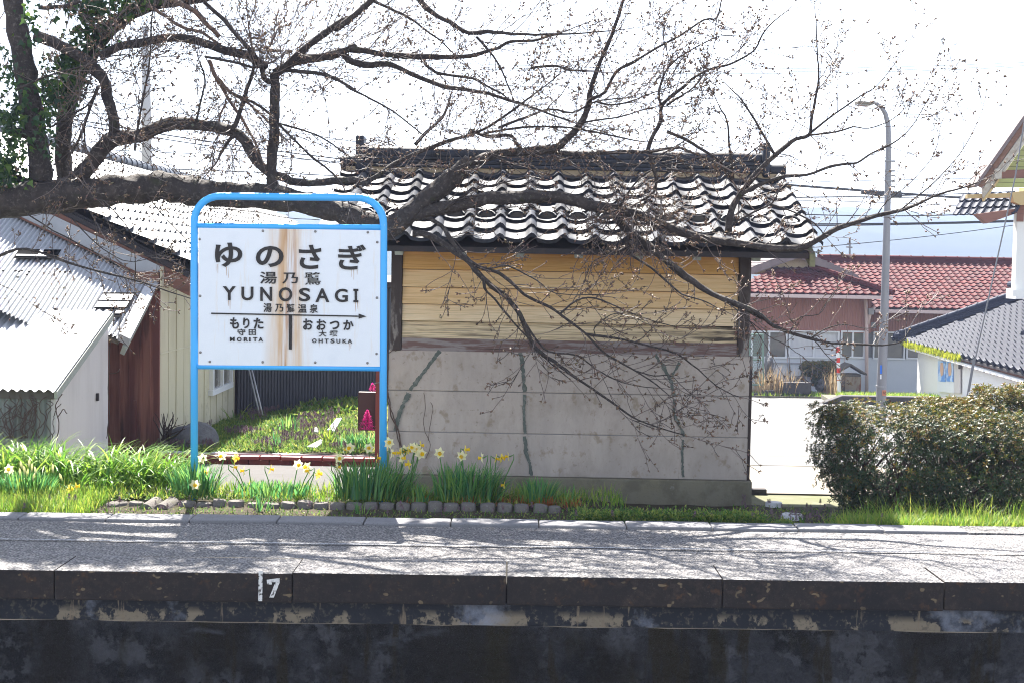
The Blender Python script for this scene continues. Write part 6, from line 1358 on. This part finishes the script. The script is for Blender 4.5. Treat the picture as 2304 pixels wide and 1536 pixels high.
# ------------------------------------------------------------------ clipped azaleas
ROS_V, ROS_F = [], []
for k in range(5):
    a = 2*math.pi*k/5; c, s = math.cos(a), math.sin(a); n0 = len(ROS_V); e = .45
    ROS_V += [(0, 0, 0), (c*.5-s*.2, s*.5+c*.2, .32), (c*1.0, s*1.0, e), (c*.5+s*.2, s*.5-c*.2, .32)]; ROS_F.append((n0, n0+1, n0+2, n0+3))
def azalea(name, lab, cat, balls, n, size, org, group=None, tips=.32, stems=True, zmin=-.25, thin=.3):
    t = thing(name, lab, cat, org, group); A = [(np.array(c), np.array(r)) for c, r in balls]; area = np.array([r[0]*r[2]+r[0]*r[1]+r[1]*r[2] for _, r in A]); pts, nor = [], []
    for (c, r), k in zip(A, (n*area/area.sum()).astype(int)):
        d = rng.normal(0, 1, (k, 3)); d /= np.linalg.norm(d, axis=1)[:, None]; e = np.sign(d)*np.abs(d)**.62; e /= np.abs(e).max(1)[:, None]**.35
        nz = np.array([noise.noise(Vector((q*3.2+c*2).tolist()))*.16+noise.noise(Vector((q*8+c).tolist()))*.09 for q in e])
        dep = 1+nz-rng.random(k)**1.4*.5; p = c+e*r*dep[:, None]; ok = np.ones(k, bool)
        for (c2, r2) in A:
            if c2 is not c: ok &= (((p-c2)/(r2*.86))**2).sum(1) > 1
        hole = np.array([noise.noise(Vector((q*5).tolist())) for q in p]); ok &= (p[:, 2] > zmin) & (hole < .28+(1-thin)*.6)
        pts.append(p[ok]); nor.append(d[ok])
    p = np.concatenate(pts); nn = np.concatenate(nor)+rng.normal(0, .45, (len(p), 3))+np.array([0, 0, .35]); nn /= np.linalg.norm(nn, axis=1)[:, None]
    Rm = rot_axis(np.arctan2(nn[:, 0], -nn[:, 1]), np.arccos(np.clip(nn[:, 2], -1, 1)), rng.uniform(0, 6.28, len(p)))
    ztop = np.quantile(p[:, 2], .97); zz_ = (p[:, 2]-p[:, 2].min())/(ztop-p[:, 2].min()); tip = (rng.random(len(p)) < tips*np.clip((nn[:, 2]-.1)*1.3, 0, 1)*np.clip(zz_*1.6-.4, 0, 1)*1.6)
    nb = NB(); s = rng.uniform(.65, 1.15, len(p))*size; nb.put(ROS_V, ROS_F, Rm[~tip], p[~tip], s[~tip], 0); nb.put(ROS_V, ROS_F, Rm[tip], p[tip], s[tip]*1.1, 1)
    nb.build('foliage', [azalea_m, azalea_tip], t)
    if stems:
        mb = MB(); lo = Vector(org)
        for (c, r) in A:
            for k in range(16):
                st = Vector((c[0]+random.uniform(-.5, .5)*r[0], c[1]+random.uniform(-.4, .4)*r[1], lo.z)); en = Vector((c[0]+random.uniform(-.85, .85)*r[0], c[1]+random.uniform(-.85, .7)*r[1], c[2]+random.uniform(-.4, .8)*r[2])); md = (st+en)/2+Vector((random.gauss(0, .06), random.gauss(0, .06), 0)); mb.tube([st, md, en], [.010, .007, .003], 5)
        mb.build('stems', stem_m, t, smooth=True)
    return t
azalea('azalea_hedge', 'clipped dark azalea hedge beside the platform kerb, the lower of the two', 'hedge', [((2.60, 9.95, .26), (.40, .45, .34)), ((3.15, 9.95, .27), (.55, .5, .32)), ((3.8, 9.95, .20), (.6, .5, .36)), ((2.75, 10.3, .32), (.55, .4, .28)), ((4.4, 9.9, .15), (.5, .5, .36)), ((5.1, 9.95, .17), (.55, .5, .36)), ((2.65, 9.85, .02), (.36, .3, .2)), ((3.3, 9.85, -.05), (.6, .3, .2)), ((4.1, 9.85, -.05), (.6, .3, .2))], 42000, .025, (3.2, 9.95, -.12), thin=.05)
azalea('azalea_hedge', 'taller azalea bush with yellow green tips rising behind the nearer hedge', 'hedge', [((3.75, 10.75, .30), (.55, .35, .30)), ((4.3, 10.75, .36), (.55, .4, .38)), ((3.35, 10.75, .46), (.32, .22, .14)), ((3.72, 10.8, .52), (.2, .18, .17)), ((4.12, 10.8, .60), (.16, .16, .16)), ((4.42, 10.8, .56), (.2, .18, .2)), ((5.0, 10.75, .36), (.5, .4, .36))], 18000, .026, (4.0, 10.75, -.2), tips=.75, thin=.2)
azalea('round_bush', 'rounded clipped bush before the red tiled house across the road', 'bush', [((P(1843, 835, 37.9).x, 37.9, P(1843, 838, 37.9).z), (.47, .4, .30))], 5000, .05, (P(1843, 855, 37.9).x, 37.9, P(1843, 858, 37.9).z), tips=.6, zmin=-9, stems=False)
# verge grass across the road
vg = NB()
def verge():
    Y = U_(33.2, 39.6); lo = 1690 if Y > 36.5 else 1885; x = U_(lo, 2120); p = P(x, 800, Y); return (p.x, Y, gz(Y)+.06+(.06 if Y < 36.5 else 0))
scatter('', None, 7000, verge, (.05, .16), .016, bends=(.4, 1.0), nbx=vg); tag(vg.build('verge_grass', grass_m, org=(8, 37, -2)), 'short grass on the verge across the road', kind='stuff')
vd = NB()
def vdry(): x = random.choice((random.gauss(1725, 10), random.gauss(1872, 7), random.gauss(1755, 25))); p = P(x, 870, 37.2); return (p.x, 37.2+U_(-.4, .8), gz(37.2)+.08)
scatter('', None, 700, vdry, (.35, .95), .014, bends=(.3, .8), tilt=.25, nbx=vd); tag(vd.build('dry_grass', dry_m, org=(8, 37, -2)), 'tall dry brown grass on the verge', kind='stuff')

# ------------------------------------------------------------------ haze
HZ = .0007
hm = bpy.data.materials.new('haze'); hm.use_nodes = True; hn = hm.node_tree.nodes; hn.remove(hn['Principled BSDF'])
pv = hn.new('ShaderNodeVolumePrincipled'); pv.inputs['Color'].default_value = (.60, .70, 1.0, 1); pv.inputs['Density'].default_value = HZ; pv.inputs['Anisotropy'].default_value = 0
hm.node_tree.links.new(pv.outputs[0], hn['Material Output'].inputs['Volume'])
mb = MB(); mb.box(-1500, 1500, -12, 1100, -9, 90); hz = mb.build('haze', hm); tag(hz, kind='stuff')
